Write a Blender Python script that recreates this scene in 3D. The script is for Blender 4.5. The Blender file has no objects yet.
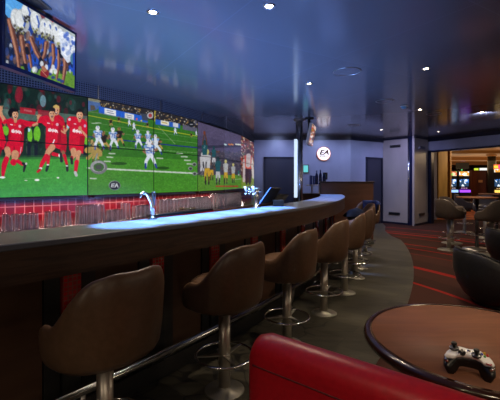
import bpy, bmesh, math, random
import numpy as np
from mathutils import Vector, Matrix
random.seed(7)
PI = math.pi
sc = bpy.context.scene
COL = sc.collection
H, FPX, HY = 1.37, 370.0, 181.0        # eye height, focal length in pixels, horizon row
ZC = 2.74                               # ceiling height

# ------------------------------------------------------------------ helpers
def srgb(r, g, b):
    def c(v):
        v /= 255.0
        return v / 12.92 if v <= 0.04045 else ((v + 0.055) / 1.055) ** 2.4
    return (c(r), c(g), c(b), 1.0)

def mat(name, col, rough=0.5, metal=0.0, spec=0.5, emit=None, estr=1.0, coat=0.0, trans=0.0, ior=1.45):
    m = bpy.data.materials.new(name); m.use_nodes = True
    p = m.node_tree.nodes['Principled BSDF']
    p.inputs['Base Color'].default_value = col
    p.inputs['Roughness'].default_value = rough
    p.inputs['Metallic'].default_value = metal
    p.inputs['Specular IOR Level'].default_value = spec
    p.inputs['IOR'].default_value = ior
    if coat:
        p.inputs['Coat Weight'].default_value = coat
        p.inputs['Coat Roughness'].default_value = 0.12
    if trans: p.inputs['Transmission Weight'].default_value = trans
    if emit:
        p.inputs['Emission Color'].default_value = emit
        p.inputs['Emission Strength'].default_value = estr
    return m

def nodes(m): return m.node_tree.nodes, m.node_tree.links, m.node_tree.nodes['Principled BSDF']
def mathn(m, op, a, b=None, c=None):
    n = m.node_tree.nodes.new('ShaderNodeMath'); n.operation = op
    for i, v in enumerate((a, b, c)):
        if v is None: continue
        if isinstance(v, (int, float)): n.inputs[i].default_value = v
        else: m.node_tree.links.new(v, n.inputs[i])
    return n.outputs[0]
def noisy(name, c1, c2, scale=(8, 8, 8), rough=0.5, bump=0.0, detail=4, metal=0.0, spec=0.5, coat=0.0, dist=0.0):
    m = mat(name, c1, rough, metal, spec, coat=coat); N, L, p = nodes(m)
    tc = N.new('ShaderNodeTexCoord'); mp = N.new('ShaderNodeMapping'); mp.inputs['Scale'].default_value = scale
    nz = N.new('ShaderNodeTexNoise'); nz.inputs['Scale'].default_value = 1.0; nz.inputs['Detail'].default_value = detail
    nz.inputs['Distortion'].default_value = dist
    cr = N.new('ShaderNodeValToRGB'); cr.color_ramp.elements[0].color = c1; cr.color_ramp.elements[1].color = c2
    cr.color_ramp.elements[0].position = 0.35; cr.color_ramp.elements[1].position = 0.65
    L.new(tc.outputs['Object'], mp.inputs[0]); L.new(mp.outputs[0], nz.inputs[0]); L.new(nz.outputs[0], cr.inputs[0])
    L.new(cr.outputs[0], p.inputs['Base Color'])
    if bump:
        b = N.new('ShaderNodeBump'); b.inputs['Strength'].default_value = bump; b.inputs['Distance'].default_value = 0.01
        L.new(nz.outputs[0], b.inputs['Height']); L.new(b.outputs[0], p.inputs['Normal'])
    return m
def tiled(name, c1, c2, grout, size, gap, rough=0.25, use_uv=True, off=0.0, spec=0.5, coord='UV'):
    """brick texture laid in metres on the UV map"""
    m = mat(name, c1, rough, spec=spec); N, L, p = nodes(m)
    tc = N.new('ShaderNodeTexCoord'); br = N.new('ShaderNodeTexBrick')
    br.offset = off; br.inputs['Scale'].default_value = 1.0
    br.inputs['Brick Width'].default_value = size[0]; br.inputs['Row Height'].default_value = size[1]
    br.inputs['Mortar Size'].default_value = gap; br.inputs['Mortar Smooth'].default_value = 0.1
    br.inputs['Color1'].default_value = c1; br.inputs['Color2'].default_value = c2; br.inputs['Mortar'].default_value = grout
    L.new(tc.outputs[coord], br.inputs[0]); L.new(br.outputs[0], p.inputs['Base Color'])
    return m

class MB:
    def __init__(s): s.v = []; s.f = []; s.uv = None; s.sm = []; s.uvs = {}
    def add(s, vs, fs, smooth=False, uv=None):
        o = len(s.v); s.v += [tuple(map(float, v)) for v in vs]
        for f in fs:
            if uv: s.uvs[len(s.f)] = [uv[i] for i in f]
            s.f.append(tuple(i + o for i in f)); s.sm.append(smooth)
        return s
    def box(s, x0, x1, y0, y1, z0, z1):
        vs = [(x, y, z) for z in (z0, z1) for y in (y0, y1) for x in (x0, x1)]
        return s.add(vs, [(0, 2, 3, 1), (4, 5, 7, 6), (0, 1, 5, 4), (2, 6, 7, 3), (0, 4, 6, 2), (1, 3, 7, 5)])
    def obox(s, c, ux, uy, hx, hy, z0, z1):
        """box with horizontal axes ux, uy about c"""
        vs = [(c[0] + a * hx * ux[0] + b * hy * uy[0], c[1] + a * hx * ux[1] + b * hy * uy[1], z)
              for z in (z0, z1) for b in (-1, 1) for a in (-1, 1)]
        return s.add(vs, [(0, 2, 3, 1), (4, 5, 7, 6), (0, 1, 5, 4), (2, 6, 7, 3), (0, 4, 6, 2), (1, 3, 7, 5)])
    def lathe(s, prof, c=(0, 0, 0), n=24, smooth=True, close=False):
        vs = [(c[0] + r * math.cos(2 * PI * k / n), c[1] + r * math.sin(2 * PI * k / n), c[2] + z) for r, z in prof for k in range(n)]
        m = len(prof); fs = []
        for i in range(m - 1 if not close else m):
            j = (i + 1) % m
            for k in range(n):
                fs.append((i * n + k, i * n + (k + 1) % n, j * n + (k + 1) % n, j * n + k))
        if not close:
            if prof[0][0] > 1e-5: fs.append(tuple(reversed(range(n))))
            if prof[-1][0] > 1e-5: fs.append(tuple((m - 1) * n + k for k in range(n)))
        return s.add(vs, fs, smooth)
    def tube(s, pts, r, n=10, closed=False):
        pts = [Vector(p) for p in pts]; m = len(pts); vs = []; rr = r if hasattr(r, '__len__') else [r] * m
        for i, p in enumerate(pts):
            a = pts[(i - 1) % m] if (closed or i > 0) else p; b = pts[(i + 1) % m] if (closed or i < m - 1) else p
            t = (b - a).normalized(); up = Vector((0, 0, 1)) if abs(t.z) < 0.95 else Vector((1, 0, 0))
            u = t.cross(up).normalized(); w = u.cross(t).normalized()
            for k in range(n):
                an = 2 * PI * k / n; vs.append(p + u * rr[i] * math.cos(an) + w * rr[i] * math.sin(an))
        fs = []
        for i in range(m if closed else m - 1):
            j = (i + 1) % m
            for k in range(n): fs.append((i * n + k, j * n + k, j * n + (k + 1) % n, i * n + (k + 1) % n))
        s.add(vs, fs, True)
        if not closed:
            o = len(s.v) - m * n
            s.f.append(tuple(o + k for k in range(n))); s.sm.append(False)
            s.f.append(tuple(o + (m - 1) * n + k for k in reversed(range(n)))); s.sm.append(False)
        return s
    def prism(s, poly, z0, z1):
        n = len(poly)
        s.add([(x, y, z0) for x, y in poly] + [(x, y, z1) for x, y in poly],
              [tuple(reversed(range(n))), tuple(range(n, 2 * n))] + [(i, (i + 1) % n, n + (i + 1) % n, n + i) for i in range(n)])
        return s
    def build(s, name, m, parent=None, bevel=0.0, seg=2, xf=None):
        loc = Vector(parent.matrix_basis.translation) if parent is not None else Vector((0, 0, 0))
        if parent is not None and parent.parent is not None: loc += Vector(parent.parent.matrix_basis.translation)
        me = bpy.data.meshes.new(name)
        vs = [(xf @ Vector(v) if xf else Vector(v)) - loc for v in s.v]
        me.from_pydata([tuple(v) for v in vs], [], s.f)
        me.polygons.foreach_set('use_smooth', s.sm)
        if s.uvs:
            uvl = me.uv_layers.new(name='UVMap')
            for pi, uv in s.uvs.items():
                for li, c in zip(me.polygons[pi].loop_indices, uv): uvl.data[li].uv = c
        bm = bmesh.new(); bm.from_mesh(me); bmesh.ops.recalc_face_normals(bm, faces=bm.faces)
        if bevel:
            es = [e for e in bm.edges if len(e.link_faces) == 2 and e.calc_face_angle(0) > 0.6]
            bmesh.ops.bevel(bm, geom=es, offset=bevel, segments=seg, affect='EDGES', profile=0.6, clamp_overlap=True)
        bm.to_mesh(me); bm.free()
        if bevel and seg > 1:
            me.polygons.foreach_set('use_smooth', [True] * len(me.polygons))
            try: me.set_sharp_from_angle(angle=math.radians(50))
            except Exception: pass
        if m is not None: me.materials.append(m)
        o = bpy.data.objects.new(name, me); COL.objects.link(o)
        if parent is not None: o.parent = parent
        return o

def tag(o, label=None, cat=None, group=None, kind=None):
    if label: o['label'] = label
    if cat: o['category'] = cat
    if group: o['group'] = group
    if kind: o['kind'] = kind
    return o
def empty(name, loc, label, cat, group=None, rz=0.0):
    o = bpy.data.objects.new(name, None); COL.objects.link(o); o.location = loc; o.rotation_euler = (0, 0, rz)
    o.empty_display_size = 0.1
    return tag(o, label, cat, group)
def struct(o): o['kind'] = 'structure'; return o
def copy_tree(o, parent=None):
    c = o.copy(); COL.objects.link(c)
    if parent is not None:
        c.parent = parent; c.matrix_parent_inverse = o.matrix_parent_inverse.copy()
    for ch in [x for x in KIDS(o)]: copy_tree(ch, c)
    return c
def KIDS(o): return [x for x in bpy.data.objects if x.parent == o]
def up(x, y, z):
    """the point at height z seen at x, y in the photograph"""
    d = FPX * (H - z) / (y - HY); return Vector(((x - 250) / FPX * d, d, z))
def smooth(a, b, x):
    t = min(1, max(0, (x - a) / (b - a))); return t * t * (3 - 2 * t)

# ------------------------------------------------------------------ the curve of the bar
C0 = (-15.0, 13.25); RE = 18.11; TH1 = -30.0; RB = 10.3
n1 = (math.cos(math.radians(TH1)), math.sin(math.radians(TH1)))
E1 = (C0[0] + RE * n1[0], C0[1] + RE * n1[1]); C1 = (E1[0] - RB * n1[0], E1[1] - RB * n1[1])
def pt(th, off, z=0.0):
    """point on the bar curve at angle th (degrees), off metres outside the counter's front edge"""
    a = math.radians(th)
    if th <= TH1: return Vector((C0[0] + (RE + off) * math.cos(a), C0[1] + (RE + off) * math.sin(a), z))
    a = math.radians(TH1 + (th - TH1) * RE / RB)
    return Vector((C1[0] + (RB + off) * math.cos(a), C1[1] + (RB + off) * math.sin(a), z))
def nrm(th):
    a = math.radians(th if th <= TH1 else TH1 + (th - TH1) * RE / RB); return Vector((math.cos(a), math.sin(a), 0))
def tan(th): n = nrm(th); return Vector((-n.y, n.x, 0))
def pc(R, th, z=0.0):
    a = math.radians(th); return Vector((C0[0] + R * math.cos(a), C0[1] + R * math.sin(a), z))
def hitR(x, R):
    k = (x - 250) / FPX; a = 1 + k * k; b = 2 * (15 * k - 13.25); c = 225 + 13.25 ** 2 - R * R
    Y = (-b - math.sqrt(b * b - 4 * a * c)) / 2 / a
    return math.degrees(math.atan2(Y - 13.25, k * Y + 15))
TH_END = TH1 + 22.2 * RB / RE       # the counter's far end, at the partition
def sweep(mb, prof, th0, th1, fn=pt, step=0.5, uv=False, cap=True):
    """closed profile [(off, z)] swept along the curve"""
    n = max(1, int(abs(th1 - th0) / step)); m = len(prof); vs = []; uvc = []
    per = [0]
    for i in range(m): a, b = prof[i], prof[(i + 1) % m]; per.append(per[-1] + math.hypot(a[0] - b[0], a[1] - b[1]))
    s = 0; last = None; ss = []
    for k in range(n + 1):
        th = th0 + (th1 - th0) * k / n; q = fn(th, prof[0][0]); s += 0 if last is None else (q - last).length; last = q; ss.append(s)
        for o, z in prof: vs.append(fn(th, o, z))
    for k in range(n):
        for i in range(m):
            j = (i + 1) % m
            mb.add([vs[k * m + i], vs[(k + 1) * m + i], vs[(k + 1) * m + j], vs[k * m + j]], [(0, 1, 2, 3)], False,
                   [(ss[k], per[i]), (ss[k + 1], per[i]), (ss[k + 1], per[i + 1]), (ss[k], per[i + 1])])
    if cap:
        mb.add([vs[i] for i in range(m)], [tuple(range(m))]); mb.add([vs[n * m + i] for i in range(m)], [tuple(reversed(range(m)))])
    return mb
def rec(o0, o1, z0, z1): return [(o0, z0), (o1, z0), (o1, z1), (o0, z1)]
def weld(o):
    bm = bmesh.new(); bm.from_mesh(o.data); bmesh.ops.remove_doubles(bm, verts=bm.verts, dist=1e-5)
    bmesh.ops.recalc_face_normals(bm, faces=bm.faces); bm.to_mesh(o.data); bm.free(); return o

# ------------------------------------------------------------------ materials
M = {}
M['chrome'] = mat('chrome', (.75, .74, .72, 1), .16, 1)
M['pole'] = mat('satin_steel', (.62, .57, .5, 1), .3, .85)
M['base'] = mat('base_steel', (.22, .21, .19, 1), .5, .8)
M['steel'] = mat('brushed_steel', (.55, .54, .52, 1), .32, 1)
M['dark_steel'] = mat('dark_steel', (.12, .12, .13, 1), .35, 1)
M['black'] = mat('black_plastic', (.008, .008, .009, 1), .35)
M['black_matte'] = mat('black_matte', (.006, .006, .006, 1), .7)
M['navy'] = mat('navy_trim', srgb(18, 24, 52), .3)
M['leather'] = noisy('brown_leather', srgb(78, 58, 43), srgb(87, 65, 49), (40, 40, 40), .36, .05, spec=.6)
M['leather_grey'] = noisy('taupe_leather', srgb(66, 57, 52), srgb(76, 66, 60), (40, 40, 40), .4, .05, spec=.45)
M['leather_black'] = noisy('black_leather', srgb(30, 30, 33), srgb(38, 38, 41), (40, 40, 40), .36, .06, spec=.5)
M['leather_red'] = noisy('red_leather', srgb(132, 8, 22), srgb(142, 11, 26), (60, 60, 60), .36, .08, spec=.5)
M['stitch'] = mat('stitching', srgb(70, 6, 12), .7)
M['wood_bar'] = noisy('dark_oak', srgb(44, 30, 23), srgb(66, 46, 35), (3, 3, 38), .42, .12, 6, spec=.4, dist=1.2)
M['wood_panel'] = noisy('brown_panel', srgb(58, 38, 27), srgb(68, 46, 33), (2, 2, 14), .35, .0, 5, spec=.4)
M['wood_table'] = noisy('walnut_table', srgb(112, 72, 52), srgb(126, 82, 60), (3, 22, 3), .5, .0, 6, spec=.2, dist=.6)
M['wood_rim'] = mat('table_rim', srgb(42, 22, 16), .18, coat=.5)
M['partition'] = noisy('partition_wood', srgb(84, 54, 44), srgb(96, 63, 51), (3, 3, 12), .35, 0, 5)
M['top'] = mat('counter_top', srgb(92, 94, 104), .3, spec=.04)
M['red_trim'] = mat('red_trim', srgb(190, 20, 20), .25)
M['tile'] = tiled('red_tile', srgb(112, 8, 18), srgb(84, 6, 14), srgb(170, 96, 92), (.105, .105), .005, .2)
M['mosaic'] = tiled('red_mosaic', srgb(190, 20, 28), srgb(140, 8, 18), srgb(120, 80, 70), (.025, .025), .003, .15)
M['grille'] = tiled('mesh_grille', srgb(22, 24, 34), srgb(26, 28, 38), srgb(112, 112, 120), (.032, .03), .005, .4)
M['door'] = mat('door_leaf', srgb(44, 44, 56), .4)
M['wall'] = noisy('wall_laminate', srgb(128, 130, 148), srgb(136, 138, 156), (3, 3, 1), .38, 0, 3)
M['wall_warm'] = noisy('wall_laminate_warm', srgb(140, 132, 130), srgb(148, 140, 136), (3, 3, 1), .4, 0, 3)
M['cornice'] = mat('cornice', srgb(14, 18, 36), .35)
def glass_mat():
    m = bpy.data.materials.new('clear_glass'); m.use_nodes = True; N, L = m.node_tree.nodes, m.node_tree.links; N.clear()
    out = N.new('ShaderNodeOutputMaterial'); mx = N.new('ShaderNodeMixShader'); tr = N.new('ShaderNodeBsdfTransparent'); gl = N.new('ShaderNodeBsdfGlossy')
    tr.inputs[0].default_value = (.93, .92, .92, 1); gl.inputs['Roughness'].default_value = .1; gl.inputs[0].default_value = (1, 1, 1, 1)
    df = N.new('ShaderNodeBsdfTranslucent'); df.inputs[0].default_value = (.9, .88, .86, 1); m2 = N.new('ShaderNodeMixShader'); m2.inputs[0].default_value = .06
    lw = N.new('ShaderNodeLayerWeight'); lw.inputs[0].default_value = .5; pw = N.new('ShaderNodeMath'); pw.operation = 'POWER'; pw.inputs[1].default_value = 2.6; L.new(lw.outputs['Facing'], pw.inputs[0])
    dd = N.new('ShaderNodeBsdfDiffuse'); dd.inputs[0].default_value = (.95, .92, .9, 1); m3 = N.new('ShaderNodeMixShader'); m3.inputs[0].default_value = .5; L.new(gl.outputs[0], m3.inputs[1]); L.new(dd.outputs[0], m3.inputs[2])  # white towards the silhouette imitates bright streaks on the glass
    L.new(pw.outputs[0], mx.inputs[0]); L.new(tr.outputs[0], m2.inputs[1]); L.new(df.outputs[0], m2.inputs[2]); L.new(m2.outputs[0], mx.inputs[1]); L.new(m3.outputs[0], mx.inputs[2]); L.new(mx.outputs[0], out.inputs[0])
    return m
M['glass'] = glass_mat(); M['glass_foot'] = mat('thick_glass_foot', srgb(52, 44, 46), .1, spec=.8)
M['white'] = mat('white_plastic', srgb(246, 246, 246), .2)
M['led'] = mat('downlight_lamp', (1, 1, 1, 1), .5, emit=(1, .86, .62, 1), estr=45)
M['blue_sheen'] = noisy('blue_sheen', srgb(20, 34, 88), srgb(34, 58, 130), (18, 18, 18), .8, .3)
M['dark_cloth'] = noisy('dark_cloth', srgb(5, 5, 8), srgb(12, 12, 17), (18, 18, 18), .9, .3, spec=.15)
M['brass'] = mat('brass', (.8, .55, .25, 1), .25, 1)

# ceiling: glossy painted metal panels with thin joints
def ceiling_mat():
    m = mat('ceiling_panels', srgb(52, 58, 96), .14, 0, .34); N, L, p = nodes(m)
    tc = N.new('ShaderNodeTexCoord'); mp = N.new('ShaderNodeMapping'); mp.inputs['Rotation'].default_value = (0, 0, math.radians(-32))
    br = N.new('ShaderNodeTexBrick'); br.offset = 0; br.inputs['Brick Width'].default_value = 1.5; br.inputs['Row Height'].default_value = 1.5
    br.inputs['Mortar Size'].default_value = .004; br.inputs['Scale'].default_value = 1
    br.inputs['Color1'].default_value = srgb(120, 119, 122); br.inputs['Color2'].default_value = srgb(116, 115, 118); br.inputs['Mortar'].default_value = srgb(126, 127, 136)
    L.new(tc.outputs['Object'], mp.inputs[0]); L.new(mp.outputs[0], br.inputs[0]); L.new(br.outputs[0], p.inputs['Base Color'])
    nz = N.new('ShaderNodeTexNoise'); nz.inputs['Scale'].default_value = 1.3; nz.inputs['Detail'].default_value = 1
    L.new(tc.outputs['Object'], nz.inputs[0])
    b = N.new('ShaderNodeBump'); b.inputs['Strength'].default_value = .12; b.inputs['Distance'].default_value = .03
    L.new(nz.outputs[0], b.inputs['Height']); L.new(b.outputs[0], p.inputs['Normal'])
    return m
M['ceiling'] = ceiling_mat()

# bar-side floor: grey-brown boards; carpet: dark maroon with curved red lines
def floor_mat():
    m = mat('floor_boards', srgb(60, 56, 50), .5, spec=.2); N, L, p = nodes(m)
    tc = N.new('ShaderNodeTexCoord'); mp = N.new('ShaderNodeMapping'); mp.inputs['Rotation'].default_value = (0, 0, math.radians(38))
    br = N.new('ShaderNodeTexBrick'); br.offset = .4; br.inputs['Brick Width'].default_value = .95; br.inputs['Row Height'].default_value = .16
    br.inputs['Mortar Size'].default_value = .002; br.inputs['Scale'].default_value = 1; br.inputs['Bias'].default_value = 0
    br.inputs['Color1'].default_value = srgb(66, 63, 55); br.inputs['Color2'].default_value = srgb(50, 48, 42); br.inputs['Mortar'].default_value = srgb(30, 28, 26)
    L.new(tc.outputs['Object'], mp.inputs[0]); L.new(mp.outputs[0], br.inputs[0])
    mp2 = N.new('ShaderNodeMapping'); mp2.inputs['Rotation'].default_value = (0, 0, math.radians(38)); mp2.inputs['Scale'].default_value = (1.2, 16, 1)
    L.new(tc.outputs['Object'], mp2.inputs[0])
    nz = N.new('ShaderNodeTexNoise'); nz.inputs['Scale'].default_value = 1.6; nz.inputs['Detail'].default_value = 6; L.new(mp2.outputs[0], nz.inputs[0])
    mx = N.new('ShaderNodeMix'); mx.data_type = 'RGBA'; mx.blend_type = 'MULTIPLY'; mx.inputs[0].default_value = .7
    cr = N.new('ShaderNodeValToRGB'); cr.color_ramp.elements[0].color = (.55, .55, .55, 1); cr.color_ramp.elements[1].color = (1.2, 1.2, 1.2, 1)
    cr.color_ramp.elements[0].position = .3; cr.color_ramp.elements[1].position = .7
    L.new(nz.outputs[0], cr.inputs[0]); L.new(br.outputs[0], mx.inputs['A']); L.new(cr.outputs[0], mx.inputs['B'])
    # dark leaf-like inlay running along the foot of the bar
    nz2 = N.new('ShaderNodeTexNoise'); nz2.inputs['Scale'].default_value = 3.2; nz2.inputs['Detail'].default_value = 0; nz2.inputs['Distortion'].default_value = 1.5
    L.new(tc.outputs['Object'], nz2.inputs[0])
    sx = N.new('ShaderNodeSeparateXYZ'); L.new(tc.outputs['Object'], sx.inputs[0])
    dx = mathn(m, 'ADD', sx.outputs[0], 15.0); dy = mathn(m, 'SUBTRACT', sx.outputs[1], 13.25)
    r = mathn(m, 'SQRT', mathn(m, 'ADD', mathn(m, 'MULTIPLY', dx, dx), mathn(m, 'MULTIPLY', dy, dy)))
    band = mathn(m, 'MULTIPLY', mathn(m, 'LESS_THAN', r, 18.5), mathn(m, 'LESS_THAN', sx.outputs[1], 3.6))
    ink = mathn(m, 'MULTIPLY', band, mathn(m, 'LESS_THAN', mathn(m, 'ABSOLUTE', mathn(m, 'SUBTRACT', nz2.outputs[0], .5)), .035))
    mx2 = N.new('ShaderNodeMix'); mx2.data_type = 'RGBA'; L.new(mathn(m, 'MULTIPLY', ink, .8), mx2.inputs[0])
    L.new(mx.outputs['Result'], mx2.inputs['A']); mx2.inputs['B'].default_value = srgb(16, 17, 22)
    L.new(mx2.outputs['Result'], p.inputs['Base Color'])
    return m
M['floor'] = floor_mat()
def carpet_mat():
    m = mat('carpet', srgb(40, 18, 18), .95, spec=.1); N, L, p = nodes(m)
    tc = N.new('ShaderNodeTexCoord'); sx = N.new('ShaderNodeSeparateXYZ'); L.new(tc.outputs['Object'], sx.inputs[0])
    dx = mathn(m, 'ADD', sx.outputs[0], 3.0); dy = mathn(m, 'SUBTRACT', sx.outputs[1], 2.6)
    r = mathn(m, 'SQRT', mathn(m, 'ADD', mathn(m, 'MULTIPLY', dx, dx), mathn(m, 'MULTIPLY', dy, dy)))
    t = mathn(m, 'DIVIDE', r, 16.0)
    cr = N.new('ShaderNodeValToRGB'); R = cr.color_ramp; R.interpolation = 'CONSTANT'
    dark, mid, red, dim = srgb(58, 36, 32), srgb(66, 40, 35), srgb(140, 34, 30), srgb(96, 36, 31)
    R.elements[0].color = dark; R.elements[0].position = 0
    stops = [(3.0, red), (3.06, dark), (4.4, dim), (4.5, mid), (5.66, red), (5.72, dark), (6.02, dim), (6.05, mid), (6.42, red), (6.56, dark),
             (6.95, dim), (7.0, mid), (7.42, dim), (7.48, dark), (7.9, red), (8.0, mid), (8.32, red), (8.38, dark), (9.2, dim), (9.35, dark),
             (9.75, red), (9.85, mid), (10.1, red), (10.18, dark), (10.9, red), (11.0, dark)]
    R.elements[1].position = 1.0; R.elements[1].color = dark
    for q, c in stops:
        e = R.elements.new(q / 16.0); e.color = c
    L.new(t, cr.inputs[0])
    nz = N.new('ShaderNodeTexNoise'); nz.inputs['Scale'].default_value = 90; nz.inputs['Detail'].default_value = 2; L.new(tc.outputs['Object'], nz.inputs[0])
    mx = N.new('ShaderNodeMix'); mx.data_type = 'RGBA'; mx.blend_type = 'MULTIPLY'; mx.inputs[0].default_value = .5
    L.new(cr.outputs[0], mx.inputs['A']); L.new(nz.outputs[0], mx.inputs['B']); L.new(mx.outputs['Result'], p.inputs['Base Color'])
    return m
M['carpet'] = carpet_mat()

# ------------------------------------------------------------------ shell
XR, YF = 8.6, -3.6
OP0, OP1 = (5.78, 12.06), (8.0, 7.7)             # the wide opening to the casino
fl = MB(); fl.box(-7, XR + .1, YF, 13.2, -.1, 0); struct(fl.build('floor', M['carpet']))
# boards around the bar: region inside the arc r = 19.0, laid 4 mm above
arc = [pc(19.08, th) for th in np.linspace(-64, -14.2, 60)]
poly = [(-5.5, 12.6)] + [(-6.6, 12.6), (-6.6, -3.5)] + [(p.x, p.y) for p in arc if p.y > -3.5 and p.y < 9.0]
tail = [(3.52, 9.2), (3.72, 10.2), (4.1, 11.2), (4.3, 12.0), (3.1, 11.35)]
o = MB().prism(poly + tail, -.02, .004).build('floor', M['floor']); struct(o)
ce = MB(); ce.prism([(-7, YF), (XR + .1, YF), (XR + .1, 6.6), OP1, OP0, (5.9, 12.9), (-7, 12.9)], ZC, ZC + .1); struct(ce.build('ceiling', M['ceiling']))
def wall(name, a, b, z0, z1, m, t=.1, side=1):
    a = Vector((a[0], a[1], 0)); b = Vector((b[0], b[1], 0)); d = (b - a).normalized(); n = Vector((-d.y, d.x, 0)) * side
    mb = MB(); mb.prism([(a.x, a.y), (b.x, b.y), (b.x + n.x * t, b.y + n.y * t), (a.x + n.x * t, a.y + n.y * t)], z0, z1)
    return struct(mb.build(name, m))
BW = 11.4
P0, P1, PA, PB, PC_, PD = (-2.2, BW), (3.1, BW), (4.37, 12.16), (4.91, 11.52), (5.0, 11.26), (5.76, 11.98)
wall('wall_back', P0, P1, 0, ZC, M['wall'])
wall('wall_alcove', P1, PA, 0, ZC, M['wall'])
wall('wall_pillar_left', PA, PB, 0, ZC, M['wall_warm'], .06, 1)
wall('wall_pillar_right', PC_, PD, 0, ZC, M['wall_warm'], .06, 1)
struct(MB().prism([PB, PC_, (PC_[0] + .1, PC_[1] + .14), (PB[0] + .04, PB[1] + .12)], .0, ZC).build('trim_1', M['navy']))
struct(MB().tube([(4.93, 11.47, .1), (4.93, 11.47, 2.68)], .016, 8).build('trim_2', M['chrome']))
wall('wall_header', OP0, OP1, 2.34, ZC, M['wall'], .12)
wall('trim_3', OP0, OP1, 2.30, 2.36, M['navy'], .16, 1)
wall('trim_4', (OP0[0] - .02, OP0[1] - .02), (OP0[0] + .06, OP0[1] - .14), 0, 2.34, M['cornice'], .16)
wall('wall_right', OP1, (XR, 6.6), 0, ZC, M['wall']); wall('wall_side', (XR, 6.6), (XR, YF), 0, ZC, M['wall_warm'])
wall('wall_front', (-7, YF), (XR, YF), 0, ZC, M['wall_warm'], .1, -1)
wall('wall_end', (-7, YF), (-7, 12.9), 0, ZC, M['wall_warm'], .1, 1)
# dark cornice under the ceiling
def corn(name, a, b, z0=2.63, z1=ZC, t=.03):
    return wall(name, a, b, z0, z1, M['cornice'], t, -1)
corn('trim_5', P0, P1); corn('trim_6', P1, PA); corn('trim_7', PA, PB, 2.69); corn('trim_8', PC_, PD, 2.69); corn('trim_9', OP0, OP1, 2.64)
for i, (a, b) in enumerate(((PA, PB), (PC_, PD), (P1, PA), (P0, P1))):
    wall('baseboard_%s' % ('pillar_left', 'pillar_right', 'alcove', 'back')[i], a, b, 0, .06, M['cornice'], .02, -1)

# vents in the pillar panels
def vent(a, b, u0, u1, z0, z1, label):
    a = Vector((a[0], a[1], 0)); b = Vector((b[0], b[1], 0)); d = (b - a).normalized(); n = Vector((d.y, -d.x, 0))
    p = a + (b - a) * u0; q = a + (b - a) * u1; c = (p + q) / 2 + n * .012
    root = empty('air_vent', (c.x, c.y, (z0 + z1) / 2), label, 'vent', 'slotted vents in the white wall panels')
    hw = (q - p).length / 2
    MB().obox(c, d, n, hw, .012, z0, z1).build('frame', M['dark_steel'], root)
    for k in range(4):
        zz = z0 + (z1 - z0) * (k + .5) / 4
        MB().obox(c + n * .013, d, n, hw * .92, .004, zz - .004, zz + .004).build('slat', M['black'], root)
vent(PA, PB, .30, .72, 2.44, 2.52, 'dark slotted vent high on the white panel next to the alcove door')
vent(PA, PB, .26, .70, .29, .37, 'dark slotted vent low on the white panel next to the alcove door')
vent(PC_, PD, .34, .74, 2.38, 2.46, 'dark slotted vent high on the narrow panel beside the casino opening')
vent(PC_, PD, .34, .70, .29, .36, 'brownish slotted vent low on the narrow panel beside the casino opening')

# doors
def door(name, a, b, z1, hside):
    a = Vector((a[0], a[1], 0)); b = Vector((b[0], b[1], 0)); d = (b - a).normalized(); n = Vector((d.y, -d.x, 0)); c = (a + b) / 2
    hw = (b - a).length / 2
    r = empty(name, (c.x, c.y, 0), None, None); r['kind'] = 'structure'
    MB().obox(c + n * .01, d, n, hw - .05, .01, .01, z1 - .05).build('door_leaf', M['door'], r)
    mb = MB()
    mb.obox(a + d * .03 + n * .02, d, n, .03, .02, 0, z1); mb.obox(b - d * .03 + n * .02, d, n, .03, .02, 0, z1); mb.obox(c + n * .02, d, n, hw, .02, z1 - .06, z1)
    mb.build('door_frame', M['cornice'], r)
    h = c + d * (hw - .14) * hside + n * .03
    MB().tube([h + Vector((0, 0, 1.02)), h + n * .04 + Vector((0, 0, 1.02)), h + n * .04 - d * .11 * hside + Vector((0, 0, 1.02))], .01, 8).build('door_handle', M['steel'], r)
door('door_1', (.42, BW), (1.42, BW), 2.11, -1)
def on(a, b, x):
    """point on wall a-b seen at photo column x"""
    k = (x - 250) / FPX; dx, dy = b[0] - a[0], b[1] - a[1]; t = (k * a[1] - a[0]) / (dx - k * dy); return (a[0] + dx * t, a[1] + dy * t)
door('door_2', on(P1, PA, 365.5), on(P1, PA, 382), 2.13, -1)

# ------------------------------------------------------------------ video wall: flat panels in a shallow curve
seam = [(-4.75, 2.72), (-3.88, 3.46), (-3.09, 4.27), None, None, None, None, None, (.12, BW - .06)]
def ray(x, d): return ((x - 250) / FPX * d, d)
seam[3] = ray(87.6, 5.16); seam[4] = ray(153.7, 6.08); seam[5] = ray(197.5, 7.13); seam[6] = ray(224, 8.11); seam[7] = ray(241.5, 9.54)
ZT, ZB = 2.536, 1.17; ZM = (ZT + ZB) / 2 + .005
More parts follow.
